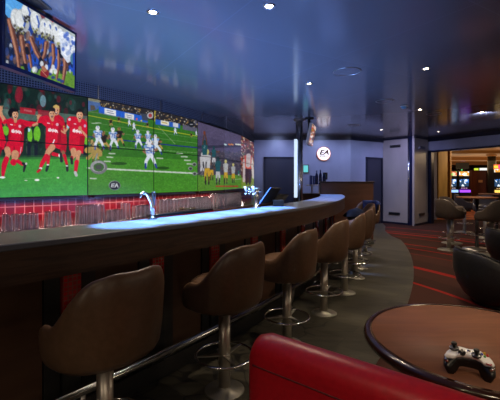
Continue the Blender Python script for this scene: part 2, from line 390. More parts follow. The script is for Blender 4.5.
# --- the picture shown on the wall, drawn shape by shape
SS = 4
class Canvas:
    def __init__(s, x0, y0, x1, y1):
        s.x0, s.y0 = x0, y0; s.w, s.h = int((x1 - x0) * SS), int((y1 - y0) * SS); s.a = np.zeros((s.h, s.w, 3)); s.t = (0, 0, 1.0)
    def src(s, ox, oy, k): s.t = (ox, oy, k)
    def px(s, p): ox, oy, k = s.t; return ((ox + p[0] / k - s.x0) * SS, (oy + p[1] / k - s.y0) * SS)
    def poly(s, pts, c, al=1.0):
        q = [s.px(p) for p in pts]; xs = [p[0] for p in q]; ys = [p[1] for p in q]
        ax, bx = max(0, int(min(xs)) - 1), min(s.w, int(max(xs)) + 2); ay, by = max(0, int(min(ys)) - 1), min(s.h, int(max(ys)) + 2)
        if ax >= bx or ay >= by: return
        X, Y = np.meshgrid(np.arange(ax, bx) + .5, np.arange(ay, by) + .5); ins = np.zeros(X.shape, bool); j = len(q) - 1
        for i in range(len(q)):
            xi, yi = q[i]; xj, yj = q[j]
            if yi != yj: ins ^= ((yi > Y) != (yj > Y)) & (X < (xj - xi) * (Y - yi) / (yj - yi) + xi)
            j = i
        v = s.a[ay:by, ax:bx]; v[ins] = v[ins] * (1 - al) + np.array(c) / 255.0 * al
    def ell(s, c, rx, ry, col, al=1.0, rot=0):
        cr, sr = math.cos(math.radians(rot)), math.sin(math.radians(rot))
        s.poly([(c[0] + rx * math.cos(a) * cr - ry * math.sin(a) * sr, c[1] + rx * math.cos(a) * sr + ry * math.sin(a) * cr) for a in np.linspace(0, 2 * PI, 20, endpoint=False)], col, al)
    def limb(s, pts, w, col, al=1.0):
        """tapering stroke; w a number or one width per point"""
        ws = w if hasattr(w, '__len__') else [w] * len(pts)
        for (a, b), (wa, wb) in zip(zip(pts[:-1], pts[1:]), zip(ws[:-1], ws[1:])):
            dx, dy = b[0] - a[0], b[1] - a[1]; L = math.hypot(dx, dy) or 1; nx, ny = -dy / L, dx / L
            s.poly([(a[0] + nx * wa / 2, a[1] + ny * wa / 2), (b[0] + nx * wb / 2, b[1] + ny * wb / 2), (b[0] - nx * wb / 2, b[1] - ny * wb / 2), (a[0] - nx * wa / 2, a[1] - ny * wa / 2)], col, al)
            s.ell(b, wb / 2, wb / 2, col, al)
        s.ell(pts[0], ws[0] / 2, ws[0] / 2, col, al)
    def specks(s, pts, cols, n, r0, r1, rng, al=.8, asp=1.3):
        xs = [p[0] for p in pts]; ys = [p[1] for p in pts]
        def inside(x, y):
            ins = False; j = len(pts) - 1
            for i in range(len(pts)):
                if (pts[i][1] > y) != (pts[j][1] > y) and x < (pts[j][0] - pts[i][0]) * (y - pts[i][1]) / (pts[j][1] - pts[i][1]) + pts[i][0]: ins = not ins
                j = i
            return ins
        k = 0
        while k < n:
            x, y = rng.uniform(min(xs), max(xs)), rng.uniform(min(ys), max(ys)); k += 1
            if inside(x, y):
                r = rng.uniform(r0, r1); s.ell((x, y), r, r * asp, rng.choice(cols), al)
    def sample(s, x, y):
        u = np.clip((x - s.x0) * SS - .5, 0, s.w - 1.001); v = np.clip((y - s.y0) * SS - .5, 0, s.h - 1.001)
        i, j = u.astype(int), v.astype(int); fu, fv = (u - i)[:, None], (v - j)[:, None]; a = s.a
        return (a[j, i] * (1 - fu) + a[j, i + 1] * fu) * (1 - fv) + (a[j + 1, i] * (1 - fu) + a[j + 1, i + 1] * fu) * fv

rng = random.Random(3)
cv = Canvas(-70, 60, 262, 212)
SK, SKD, RED, RD2 = (196, 140, 105), (140, 92, 66), (200, 10, 44), (140, 4, 28)
cv.src(0, 0, 1)
# footballers in red celebrating
cv.poly([(-70, 55), (88, 60), (88, 200), (-70, 215)], (16, 34, 26))
cv.specks([(-70, 60), (88, 90), (88, 125), (-70, 125)], [(14, 60, 46), (90, 14, 24), (10, 20, 16), (60, 90, 90), (120, 20, 34), (24, 44, 36), (60, 60, 54)], 330, 1.2, 3.6, rng, .55, 1.7)
cv.poly([(-70, 104), (20, 110), (60, 113), (88, 116), (88, 124), (60, 122), (20, 120), (-70, 118)], (92, 120, 108), .7)
cv.poly([(20, 107), (36, 109), (35, 115), (20, 113)], (168, 26, 40), .9); cv.poly([(38, 109.5), (50, 111), (50, 117), (38, 115)], (150, 30, 44), .8)
cv.poly([(24, 109), (32, 110.5), (32, 112.5), (24, 111)], (190, 120, 120), .6)
cv.ell((43, 101), 3, 6, (110, 150, 165), .8); cv.ell((19, 95), 4, 8, (140, 24, 40), .7)
cv.poly([(-70, 122), (88, 126), (88, 160), (-70, 160)], (22, 50, 38), .6)
cv.specks([(-70, 124), (88, 128), (88, 160), (-70, 160)], [(14, 30, 24), (70, 84, 74), (10, 20, 18), (40, 70, 54), (100, 96, 88)], 160, 1, 2.6, rng, .5, 2.2)
for x, w, y0, y1 in ((5, 8, 126, 136), (30, 5, 128, 143), (37, 7, 126, 142), (64, 4, 128, 146), (86, 5, 122, 146), (-20, 7, 126, 144)):
    cv.ell((x, (y0 + y1) / 2), w / 2, (y1 - y0) / 2, (110, 190, 40), .9)
    cv.limb([(x - 1, y1), (x - 1, y1 + 14)], 3.5, (18, 24, 36), .9); cv.ell((x, y0 - 2), 1.4, 2, SKD)
cv.poly([(-70, 158), (88, 157), (88, 199), (-70, 215)], (62, 148, 54))
cv.specks([(-70, 158), (88, 158), (88, 198), (-70, 215)], [(56, 138, 48), (72, 160, 62), (50, 128, 44)], 700, .6, 1.8, rng, .4, .7)
cv.poly([(-70, 156), (88, 155), (88, 159), (-70, 160)], (40, 90, 44), .6)
cv.limb([(24, 178.6), (52, 178)], .5, (140, 190, 130), .5); cv.ell((37, 180), 2.5, 1.1, (225, 225, 225)); cv.ell((58, 177.7), 1.3, .8, (225, 225, 225)); cv.ell((26, 180.4), 1.6, .5, (210, 215, 200))
def face(c, rx, ry, hair, skin=SK, side=1, rot=0):
    cv.ell(c, rx, ry, skin, 1, rot); cv.ell((c[0] - rx * .35 * side, c[1]), rx * .6, ry * .9, (224, 176, 140), .6, rot)
    cv.poly([(c[0] - rx * 1.05, c[1] - ry * .2), (c[0] - rx * .9, c[1] - ry * 1.05), (c[0], c[1] - ry * 1.35), (c[0] + rx * .95, c[1] - ry), (c[0] + rx * 1.05, c[1] - ry * .2), (c[0] + rx * .6, c[1] - ry * .62), (c[0] - rx * .6, c[1] - ry * .6)], hair)
    cv.ell((c[0] - rx * .4, c[1] - ry * .1), rx * .2, ry * .1, (60, 30, 24)); cv.ell((c[0] + rx * .4, c[1] - ry * .1), rx * .2, ry * .1, (60, 30, 24))
    cv.ell((c[0], c[1] + ry * .5), rx * .38, ry * .26, (70, 12, 18)); cv.ell((c[0], c[1] + ry * .42), rx * .3, ry * .09, (235, 225, 215))
def script(x, y, w, h, col=(235, 225, 225)):
    k = 0; pts = []
    for i in range(15): pts.append((x + w * i / 14, y + h * (.5 + .5 * math.sin(i * 2.4)) + h * .5 * i / 14))
    cv.limb(pts, h * .32, col, .85); cv.limb([(x, y + h * .2), (x - w * .06, y + h * .8), (x + w * .1, y + h)], h * .35, col, .9)
# player at the far left edge
cv.src(0, 100, 5.556)
cv.poly([(-110, 80), (-20, 70), (15, 80), (40, 110), (10, 130), (25, 200), (35, 235), (20, 275), (-120, 270)], RED)
cv.poly([(-100, 260), (15, 262), (-5, 330), (-90, 330)], RD2)
# player one, arms spread
cv.limb([(25, 115), (8, 85), (4, 62)], [22, 18, 15], SK); cv.ell((4, 50), 11, 16, SK)
for a in (-10, -3, 4, 12): cv.limb([(4 + a * .5, 50), (4 + a, 32)], 4, SK)
cv.poly([(20, 112), (62, 100), (85, 118), (112, 104), (160, 118), (205, 122), (200, 145), (150, 148), (134, 160), (132, 240), (44, 232), (52, 170), (38, 130), (14, 134)], RED)
cv.poly([(118, 130), (150, 148), (134, 160), (132, 240), (112, 236)], RD2, .8); cv.poly([(50, 150), (62, 200), (48, 232), (44, 200)], RD2, .6)
cv.limb([(185, 140), (205, 130), (215, 108)], [14, 11, 9], SK); cv.ell((217, 98), 12, 14, SK)
for a in (-14, -5, 4, 12): cv.limb([(217, 96), (217 + a, 78 + abs(a) * .4)], 4.5, SK)
cv.poly([(46, 70), (52, 50), (70, 44), (92, 50), (100, 70), (78, 62), (66, 84), (62, 96), (52, 92)], (16, 12, 12)); cv.ell((62, 72), 18, 18, (16, 12, 12))
cv.limb([(84, 98), (86, 120)], [20, 16], SK); face((85, 80), 17, 25, (16, 12, 12))
script(68, 162, 50, 18); cv.ell((110, 146), 8, 9, (220, 200, 210), .8); cv.ell((82, 140), 6, 4, (210, 90, 50), .8); cv.limb([(58, 136), (70, 138)], 5, (230, 220, 225))
cv.poly([(155, 155), (170, 160), (165, 178), (155, 175)], (170, 210, 225))
cv.poly([(40, 232), (130, 238), (126, 280), (104, 322), (60, 305), (28, 292), (30, 262)], RED); cv.poly([(78, 250), (92, 300), (70, 300)], RD2, .7); cv.limb([(118, 262), (112, 298)], 4, (225, 215, 225), .9)
cv.limb([(40, 275), (46, 300), (36, 330)], [34, 30, 22], SK); cv.limb([(36, 328), (24, 360), (18, 400), (16, 420)], [30, 30, 22, 16], RED); cv.ell((14, 430), 16, 6, (225, 225, 225))
cv.limb([(84, 300), (82, 330)], [44, 32], SK); cv.limb([(74, 345), (76, 350)], [36, 30], RED); cv.limb([(100, 340), (124, 358)], [22, 16], RED); cv.limb([(128, 352), (140, 360), (132, 396)], [14, 16, 10], (34, 32, 38)); cv.ell((146, 354), 6, 7, (190, 190, 190))
# blond player behind
cv.poly([(285, 85), (325, 80), (352, 100), (366, 150), (372, 240), (320, 250), (300, 120)], (176, 8, 38)); cv.limb([(300, 65), (306, 60)], 8, SK)
face((312, 60), 18, 26, (190, 160, 90)); cv.ell((350, 148), 8, 7, (210, 180, 50)); cv.limb([(356, 160), (360, 185), (340, 172)], 10, SK)
cv.poly([(326, 240), (372, 240), (366, 290), (340, 300)], (176, 8, 38)); cv.limb([(350, 290), (356, 310)], 20, SKD); cv.limb([(358, 308), (372, 360)], [18, 14], (190, 10, 40)); cv.limb([(373, 366), (374, 392)], [15, 13], (30, 34, 38)); cv.ell((372, 366), 7, 4, (225, 225, 225))
cv.limb([(270, 300), (266, 360)], [22, 16], (190, 10, 40)); cv.limb([(266, 366), (258, 392)], [15, 14], (26, 40, 40)); cv.ell((266, 360), 8, 4, (225, 225, 225))
# centre player
cv.poly([(222, 92), (262, 84), (290, 108), (318, 96), (350, 120), (352, 165), (338, 160), (340, 248), (252, 244), (256, 150), (230, 128), (206, 128)], RED)
cv.poly([(326, 130), (350, 150), (338, 160), (340, 248), (318, 246)], RD2, .8); cv.limb([(288, 90), (292, 112)], [20, 16], SK); face((290, 74), 17, 26, (24, 18, 18)); cv.ell((288, 100), 12, 12, SK)
face((289, 78), 17, 25, (24, 18, 18))
script(272, 156, 48, 18); cv.ell((318, 136), 8, 9, (220, 200, 210), .8); cv.ell((290, 134), 5, 6, (210, 90, 50), .8); cv.limb([(264, 128), (276, 130)], 5, (230, 220, 225))
cv.poly([(252, 240), (340, 246), (332, 275), (302, 262), (282, 290), (254, 272)], RED); cv.limb([(302, 222), (294, 242)], 7, (235, 235, 240))
cv.limb([(290, 262), (268, 288), (258, 312)], [36, 30, 24], SK); cv.limb([(258, 312), (236, 348), (224, 376)], [26, 24, 16], RED); cv.ell((226, 380), 9, 6, (235, 235, 235)); cv.limb([(222, 388), (210, 398)], 14, (190, 16, 34))
cv.limb([(296, 300), (322, 306)], [22, 18], RED); cv.ell((330, 308), 5, 10, (235, 235, 235)); cv.limb([(338, 300), (342, 340)], [14, 16], (34, 36, 40))
# right player
cv.limb([(380, 110), (374, 160), (362, 176)], [16, 12, 10], SK)
cv.poly([(372, 104), (386, 92), (420, 92), (444, 112), (462, 104), (484, 124), (486, 190), (474, 200), (466, 258), (382, 254), (388, 160), (370, 130)], RED)
cv.poly([(446, 200), (474, 200), (466, 258), (440, 256)], RD2, .8); cv.limb([(440, 90), (442, 116)], [22, 16], SK); face((443, 84), 18, 28, (22, 18, 18)); cv.ell((386, 108), 8, 8, (215, 215, 225), .9); cv.poly([(372, 140), (386, 150), (380, 160), (370, 152)], (150, 200, 215))
script(408, 160, 44, 18); cv.ell((472, 144), 7, 9, (200, 190, 225), .8); cv.limb([(412, 132), (422, 134)], 5, (230, 220, 225)); cv.limb([(484, 205), (462, 180), (446, 164)], [14, 12, 10], SK); cv.ell((444, 158), 10, 14, SK)
cv.poly([(384, 252), (466, 256), (462, 298), (428, 290), (400, 282), (386, 280)], RED)
cv.limb([(408, 282), (412, 300), (404, 318)], [34, 30, 22], SK); cv.limb([(398, 318), (400, 330)], 16, RD2); cv.limb([(396, 326), (400, 352)], [14, 13], (30, 30, 36))
cv.limb([(438, 292), (432, 312), (430, 344)], [28, 22, 20], SK); cv.limb([(426, 344), (420, 396)], [24, 18], RED); cv.limb([(418, 402), (424, 418)], 16, (180, 185, 185))
# american football game picture, columns 88..197
cv.src(80, 90, 3.846)
cv.poly([(29, 20), (460, 110), (460, 420), (29, 420)], (50, 122, 26))
cv.poly([(29, 250), (460, 270), (460, 430), (29, 430)], (66, 146, 30))
cv.specks([(29, 255), (460, 272), (460, 420), (29, 420)], [(50, 120, 22), (88, 168, 44), (58, 136, 28), (100, 176, 56)], 2200, 1.2, 3.2, rng, .45, .6)
cv.specks([(29, 100), (460, 175), (460, 270), (29, 255)], [(44, 108, 24), (60, 132, 32), (40, 100, 22)], 500, 2, 7, rng, .35, .35)
cv.poly([(29, 20), (460, 112), (460, 150), (260, 112), (75, 66), (29, 75)], (44, 40, 40))
cv.specks([(60, 34), (460, 116), (460, 150), (260, 108), (75, 66)], [(220, 190, 130), (30, 34, 44), (160, 120, 80), (230, 220, 200), (60, 60, 72), (190, 150, 60), (20, 22, 30)], 900, 1.2, 2.8, rng, .9, 1.1)
cv.poly([(29, 40), (75, 44), (80, 64), (62, 78), (29, 82)], (70, 104, 168)); cv.poly([(40, 58), (56, 60), (60, 76), (40, 78)], (90, 80, 66))
cv.poly([(29, 30), (75, 38), (75, 50), (29, 40)], (150, 150, 120), .8)
cv.poly([(72, 62), (262, 104), (262, 128), (72, 90)], (24, 92, 222)); cv.poly([(290, 112), (385, 130), (385, 148), (290, 132)], (30, 90, 200)); cv.poly([(395, 132), (450, 146), (450, 162), (395, 152)], (90, 90, 110))
cv.poly([(94, 69), (138, 79), (138, 101), (94, 91)], (232, 234, 236)); cv.poly([(172, 87), (208, 95), (208, 116), (172, 108)], (225, 226, 224))
cv.poly([(311, 116), (342, 122), (342, 138), (311, 132)], (230, 226, 205)); cv.poly([(358, 125), (378, 129), (378, 145), (358, 141)], (210, 214, 222))
for x, y, w in ((104, 78, 22), (106, 86, 24), (180, 96, 20), (182, 104, 18)): cv.limb([(x, y), (x + w, y + w * .22)], 2.5, (60, 70, 130), .8)
cv.limb([(317, 124), (334, 128)], 3, (200, 150, 30)); cv.ell((218, 112), 3, 5, (230, 80, 60)); cv.ell((236, 118), 3, 3, (240, 220, 60))
cv.poly([(210, 85), (262, 94), (262, 120), (240, 116), (236, 96)], (60, 70, 90)); cv.ell((270, 98), 12, 12, (180, 180, 185)); cv.ell((270, 98), 7, 8, (180, 60, 60)); cv.limb([(288, 80), (288, 120)], 2.5, (210, 190, 40))
cv.ell((428, 132), 10, 11, (24, 28, 34)); cv.limb([(424, 132), (433, 132)], 3, (180, 180, 190)); cv.limb([(445, 118), (445, 130)], 7, (90, 90, 110))
cv.poly([(29, 80), (80, 88), (262, 126), (262, 130), (80, 92), (29, 84)], (110, 130, 90), .7)
for y0, y1, c, w in ((97, 178, (190, 190, 20), 3), (179, 222, (24, 40, 150), 4), (150, 205, (110, 160, 90), 1.5), (122, 186, (110, 160, 90), 1.4), (210, 242, (130, 170, 110), 1.6)):
    cv.limb([(29, y0), (240, y0 + (y1 - y0) * .52), (452, y1)], w, c, .95)
cv.limb([(302, 140), (366, 208)], 2.5, (140, 170, 120), .7); cv.limb([(250, 130), (196, 200)], 2, (120, 160, 100), .6)
cv.limb([(29, 300), (452, 321)], 6, (205, 215, 205), .95)
for x, y in ((112, 244), (104, 258), (94, 274), (40, 340), (390, 256), (402, 270), (412, 284), (296, 262), (372, 244), (44, 128), (60, 126)):
    cv.limb([(x, y), (x + 22, y + 1)], 5 if y > 200 else 2.5, (200, 210, 200), .85)
for x, y, rx in ((150, 283, 32), (318, 300, 26), (110, 225, 18)): cv.ell((x, y), rx, 6, (24, 62, 14), .7)
def digits(txt, x, y, h, col):
    segs = {'2': [((0, 0), (1, 0)), ((1, 0), (1, 1)), ((1, 1), (0, 1)), ((0, 1), (0, 2)), ((0, 2), (1, 2))], '4': [((0, 0), (0, 1)), ((0, 1), (1, 1)), ((1, 0), (1, 2))],
            '7': [((0, 0), (1, 0)), ((1, 0), (.4, 2))], '6': [((1, 0), (0, 0)), ((0, 0), (0, 2)), ((0, 2), (1, 2)), ((1, 2), (1, 1)), ((1, 1), (0, 1))], '0': [((0, 0), (1, 0)), ((1, 0), (1, 2)), ((1, 2), (0, 2)), ((0, 2), (0, 0))]}
    for i, ch in enumerate(txt):
        for a, b in segs[ch]: cv.limb([(x + i * h * .8 + a[0] * h * .5, y + a[1] * h * .5), (x + i * h * .8 + b[0] * h * .5, y + b[1] * h * .5)], h * .16, col)
def foot(x, y, k, num=None, white=True, lean=0):
    """a padded player, x, y at the helmet, k overall height"""
    A, B, Hm = ((216, 226, 240), (120, 160, 220), (230, 230, 235)) if white else ((36, 30, 22), (190, 150, 70), (150, 116, 50))
    S = (150, 100, 70)
    cv.limb([(x + k * .02, y + k * .5), (x - k * .1 + lean, y + k * .75), (x - k * .12 + lean * .6, y + k)], [k * .15, k * .12, k * .07], B if not white else A)
    cv.limb([(x + k * .08, y + k * .5), (x + k * .2 + lean, y + k * .72), (x + k * .3 + lean, y + k * .98)], [k * .15, k * .12, k * .07], B if not white else A)
    cv.limb([(x - k * .12 + lean * .7, y + k * .84), (x - k * .12 + lean * .6, y + k)], k * .07, (30, 50, 160) if white else (30, 26, 22)); cv.limb([(x + k * .26 + lean, y + k * .86), (x + k * .3 + lean, y + k * .98)], k * .07, (30, 50, 160) if white else (30, 26, 22))
    cv.limb([(x - k * .13, y + k * .22), (x - k * .22, y + k * .36), (x - k * .12, y + k * .44)], k * .07, S); cv.limb([(x + k * .15, y + k * .22), (x + k * .26, y + k * .34), (x + k * .3, y + k * .26)], k * .07, S)
    cv.poly([(x - k * .18, y + k * .14), (x, y + k * .08), (x + k * .2, y + k * .14), (x + k * .17, y + k * .3), (x + k * .13, y + k * .54), (x - k * .1, y + k * .54), (x - k * .14, y + k * .3)], A)
    cv.ell((x - k * .14, y + k * .18), k * .07, k * .07, B if white else A); cv.ell((x + k * .16, y + k * .18), k * .07, k * .07, B if white else A)
    cv.ell((x, y), k * .1, k * .11, Hm); cv.limb([(x - k * .01, y - k * .1), (x + k * .03, y)], k * .025, (40, 80, 190) if white else (30, 26, 22))
    if num: digits(num, x - k * .09, y + k * .22, k * .2, (40, 90, 200))
foot(189, 115, 26); foot(207, 128, 30); foot(366, 147, 26); foot(118, 112, 30, None, False); foot(149, 104, 24, None, False); foot(259, 126, 22, None, False); foot(428, 166, 18, None, False); foot(447, 160, 18)
foot(150, 150, 66, None, False); foot(90, 165, 70, None, False, 6); foot(60, 215, 62, None, False, -4); foot(300, 185, 50, None, False, 4)
cv.poly([(30, 190), (60, 200), (75, 222), (50, 226), (30, 214)], (110, 90, 60)); cv.specks([(30, 185), (80, 195), (84, 225), (30, 225)], [(200, 160, 90), (30, 50, 60), (60, 130, 90), (150, 80, 50)], 40, 2, 5, rng, .8)
cv.limb([(28, 232), (52, 228), (74, 240), (80, 250), (64, 252), (56, 240), (30, 262)], [22, 26, 24, 12, 8, 10, 14], (176, 146, 70)); cv.limb([(66, 246), (60, 268)], 6, (150, 150, 150))
foot(68, 146, 82, '24'); foot(126, 152, 76, '76'); foot(222, 160, 64, '60'); foot(261, 162, 56, '66'); foot(289, 178, 70, None, True, 4); foot(266, 200, 100, '20', True, -2)
for c, r in (((72, 297), 33), ((133, 367), 23), ((425, 302), 9), ((440, 286), 9), ((441, 322), 9)):
    cv.ell(c, r, r * .82, (112, 114, 118)); cv.ell((c[0] - r * .1, c[1] - r * .1), r * .85, r * .66, (170, 172, 176), .8); cv.ell(c, r * .62, r * .5, (52, 60, 54))
cv.ell((72, 297), 20, 16, (60, 110, 50)); cv.ell((72, 297), 12, 9, (70, 76, 76)); cv.ell((133, 367), 20, 16, (22, 24, 28)); cv.ell((133, 360), 15, 7, (90, 94, 100), .5)
cv.limb([(132, 361), (123, 361)], 3, (215, 215, 220)); cv.limb([(131, 367), (122, 367)], 3, (215, 215, 220)); cv.limb([(130, 373), (120, 373), (123, 361)], 3, (215, 215, 220)); cv.limb([(134, 374), (141, 360), (146, 374)], 3.6, (215, 215, 220)); cv.limb([(138, 369), (146, 369)], 3, (215, 215, 220))
# catch picture, columns 198..241
cv.src(190, 125, 5.71)
cv.poly([(43, -20), (294, 60), (294, 390), (43, 390)], (84, 76, 108)); cv.poly([(43, -20), (294, 60), (294, 110), (43, 60)], (98, 88, 122), .6)
cv.poly([(43, 150), (294, 160), (294, 300), (43, 300)], (70, 62, 78))
cv.specks([(43, 140), (294, 150), (294, 300), (43, 300)], [(100, 92, 100), (50, 44, 58), (130, 116, 112), (80, 70, 84), (40, 70, 80)], 900, 2, 4.5, rng, .55, 1)
cv.poly([(43, 118), (294, 112), (294, 126), (43, 136)], (52, 50, 74), .9); cv.poly([(200, 200), (294, 206), (294, 214), (200, 208)], (44, 40, 56), .9)
for x, w, c in ((197, 9, (200, 230, 230)), (222, 7, (220, 120, 60)), (236, 9, (230, 150, 70)), (262, 30, (230, 236, 220))): cv.limb([(x, 110), (x + w, 113)], 8, c)
cv.poly([(43, 285), (294, 285), (294, 360), (43, 385)], (92, 148, 44)); cv.specks([(43, 290), (294, 290), (294, 360), (43, 380)], [(110, 164, 54), (70, 126, 34)], 300, 2, 5, rng, .5, .6)
cv.limb([(150, 350), (272, 350)], 8, (190, 60, 40), .8); cv.limb([(240, 312), (292, 308)], 3, (200, 220, 200), .7)
def ath(x, y, k, top, leg, arms=0, skin=(96, 62, 44), sock=(30, 30, 34), hel=None, wf=.68):
    ox, oy, kk = cv.t; old = cv.px
    def npx(p): return old((x + (p[0] - x) * wf, p[1]))
    cv.px = npx
    try: _ath(x, y, k, top, leg, arms, skin, sock, hel)
    finally: cv.px = old
def _ath(x, y, k, top, leg, arms, skin, sock, hel):
    for sx in (-1, 1):
        cv.limb([(x + sx * k * .04, y + k * .48), (x + sx * k * .08, y + k * .72), (x + sx * k * .07, y + k * .98)], [k * .13, k * .11, k * .06], leg)
        cv.limb([(x + sx * k * .08, y + k * .78), (x + sx * k * .07, y + k * .98)], k * .06, sock)
    if arms == 2:
        for sx in (-1, 1): cv.limb([(x + sx * k * .12, y + k * .18), (x + sx * k * .09, y - k * .08), (x + sx * k * .02, y - k * .3)], [k * .08, k * .06, k * .05], skin)
        cv.ell((x, y - k * .34), k * .05, k * .07, (120, 60, 40))
    elif arms == 1: cv.limb([(x + k * .12, y + k * .2), (x + k * .3, y + k * .24), (x + k * .44, y + k * .2)], [k * .08, k * .06, k * .05], skin); cv.limb([(x - k * .12, y + k * .2), (x - k * .2, y + k * .36)], k * .06, skin)
    else:
        for sx in (-1, 1): cv.limb([(x + sx * k * .13, y + k * .2), (x + sx * k * .17, y + k * .4)], k * .06, skin)
    cv.poly([(x - k * .17, y + k * .14), (x, y + k * .08), (x + k * .17, y + k * .14), (x + k * .12, y + k * .5), (x - k * .12, y + k * .5)], top); cv.ell((x, y + k * .02), k * .08, k * .09, hel or top)
TEAL, GOLD, WH = (24, 84, 92), (214, 168, 40), (206, 206, 210)
ath(70, 165, 130, WH, WH, 0, sock=(40, 40, 50)); ath(124, 195, 120, (60, 60, 66), GOLD); ath(160, 190, 150, TEAL, WH, 0, hel=(20, 60, 66)); ath(204, 205, 130, (196, 196, 196), GOLD, hel=(210, 200, 120)); ath(247, 225, 105, (180, 182, 186), GOLD, hel=(210, 200, 120)); ath(278, 262, 36, (30, 120, 110), WH)
ath(98, 150, 190, WH, GOLD, 0, hel=(200, 190, 110)); ath(136, 128, 112, TEAL, WH, 1, hel=(20, 70, 76)); ath(84, 96, 150, TEAL, WH, 2, hel=(20, 70, 76)); cv.ell((82, 44), 7, 10, (130, 66, 44)); digits('2', 80, 120, 12, (170, 190, 200))
# supporters picture, columns 242..256
cv.poly([(293, 50), (380, 60), (380, 390), (293, 390)], (92, 44, 34))
cv.specks([(293, 50), (380, 80), (380, 270), (293, 270)], [(190, 60, 44), (220, 180, 150), (60, 24, 20), (160, 110, 60), (230, 220, 210), (120, 26, 24), (60, 80, 40)], 520, 2.5, 6, rng, .85, 1.2)
cv.poly([(293, 300), (380, 290), (380, 370), (293, 380)], (130, 150, 50)); cv.limb([(310, 200), (308, 320)], 14, (210, 190, 190)); cv.limb([(352, 190), (362, 300)], 14, (226, 216, 206))
ath(332, 150, 190, (214, 80, 56), (52, 34, 34), 2, hel=(60, 30, 26)); cv.limb([(322, 240), (346, 250)], 14, (240, 90, 40)); cv.limb([(334, 175), (332, 230)], 26, (206, 190, 186)); cv.poly([(316, 250), (352, 250), (350, 330), (316, 330)], (60, 24, 24), .8)
cv.a[:] = np.clip(cv.a, 0, 1)
# soften slightly, as a screen's own picture
def blur(a, n):
    for _ in range(n):
        a = (np.roll(a, 1, 0) + a * 2 + np.roll(a, -1, 0)) / 4; a = (np.roll(a, 1, 1) + a * 2 + np.roll(a, -1, 1)) / 4
    return a
cv.a = blur(cv.a, 1)
def grain(c_, seed, amp=.055):
    """film-like tonal variation so that flat shapes read as a photographed picture"""
    g_ = np.random.default_rng(seed); tot = np.zeros((c_.h, c_.w))
    for st, am in ((2, .9), (5, .6), (14, .4)):
        q_ = g_.normal(size=(c_.h // st + 2, c_.w // st + 2)); yy, xx = np.arange(c_.h) / st, np.arange(c_.w) / st
        i_, j_ = yy.astype(int), xx.astype(int); fy, fx = (yy - i_)[:, None], (xx - j_)[None, :]
        tot += am * ((q_[i_][:, j_] * (1 - fx) + q_[i_][:, j_ + 1] * fx) * (1 - fy) + (q_[i_ + 1][:, j_] * (1 - fx) + q_[i_ + 1][:, j_ + 1] * fx) * fy)
    c_.a = np.clip(c_.a * (1 + amp * tot)[:, :, None], 0, 1)
grain(cv, 1)
i88 = int((88 - cv.x0) * SS); i198 = int((197.5 - cv.x0) * SS); f_ = cv.a[:, i88:i198]; lum = f_.mean(2, keepdims=True); cv.a[:, i88:i198] = np.clip(lum + (f_ - lum) * .86, 0, 1) * .93; cv.a[:, i198:] *= .84

def screen_mat(name, strength):
    m = mat(name, (.01, .01, .01, 1), .25, spec=.3); N, L, p = nodes(m)
    at = N.new('ShaderNodeAttribute'); at.attribute_name = 'picture'
    L.new(at.outputs['Color'], p.inputs['Emission Color']); p.inputs['Emission Strength'].default_value = strength
    return m
M['screen'] = screen_mat('video_picture', 1.0)
def lin(c): return np.where(c <= .04045, c / 12.92, ((c + .055) / 1.055) ** 2.4)
def display(name, corners, nx, ny, canvas, parent, m):
    """flat display; corners TL, TR, BR, BL in the world"""
    TL, TR, BR, BL = [Vector(c) for c in corners]; vs = []
    for j in range(ny + 1):
        for i in range(nx + 1):
            u, v = i / nx, j / ny; vs.append((TL * (1 - u) + TR * u) * (1 - v) + (BL * (1 - u) + BR * u) * v)
    A = np.array([tuple(v) for v in vs]); col = lin(canvas.sample(250 + FPX * A[:, 0] / A[:, 1], HY - FPX * (A[:, 2] - H) / A[:, 1]))
    n1_ = nx + 1; fs = [(j * n1_ + i, (j + 1) * n1_ + i, (j + 1) * n1_ + i + 1, j * n1_ + i + 1) for j in range(ny) for i in range(nx)]
    me = bpy.data.meshes.new(name); loc = Vector(parent.location)
    me.from_pydata([tuple(v - loc) for v in vs], [], fs)
    at = me.color_attributes.new('picture', 'FLOAT_COLOR', 'POINT')
    at.data.foreach_set('color', np.c_[col, np.ones(len(col))].astype(np.float32).ravel())
    me.materials.append(m); o = bpy.data.objects.new(name, me); COL.objects.link(o); o.parent = parent; return o
names = {2: 'showing footballers in red', 3: 'left of the two showing the american football game', 4: 'right of the two showing the american football game',
         5: 'showing a player leaping for a catch', 6: 'showing two players in gold trousers by a stadium crowd', 7: 'showing supporters in orange and red at the far end', 1: 'at the left end beyond the picture edge', 0: 'at the far left'}
for i in range(1, 8):
    a, b = Vector((*seam[i], 0)), Vector((*seam[i + 1], 0)); d = (b - a).normalized(); n = Vector((d.y, -d.x, 0)); w = (b - a).length
    for row, (z0, z1) in (('upper', (ZM + .0015, ZT)), ('lower', (ZB, ZM - .0015))):
        c = (a + b) / 2
        if i == 1: continue
        r = empty('video_wall_screen', (c.x, c.y, z0), '%s video wall panel %s' % (row, names[i]), 'screen', 'panels of the curved video wall')
        MB().obox(c - n * .035, d, n, w / 2 - .002, .034, z0, z1).build('bezel', M['black'], r)
        e = .007
        A_, B_ = a + d * e, b - d * e
        npx = abs((b.x / b.y - a.x / a.y) * FPX); nx = int(max(40, npx * 3)); ny = int(max(60, 160 * 5 / a.y))
        q = .003 * n
        display('display', [A_ + q + Vector((0, 0, z1 - e * .6)), B_ + q + Vector((0, 0, z1 - e * .6)), B_ + q + Vector((0, 0, z0 + e * .6)), A_ + q + Vector((0, 0, z0 + e * .6))], nx, ny, cv, r, M['screen'])
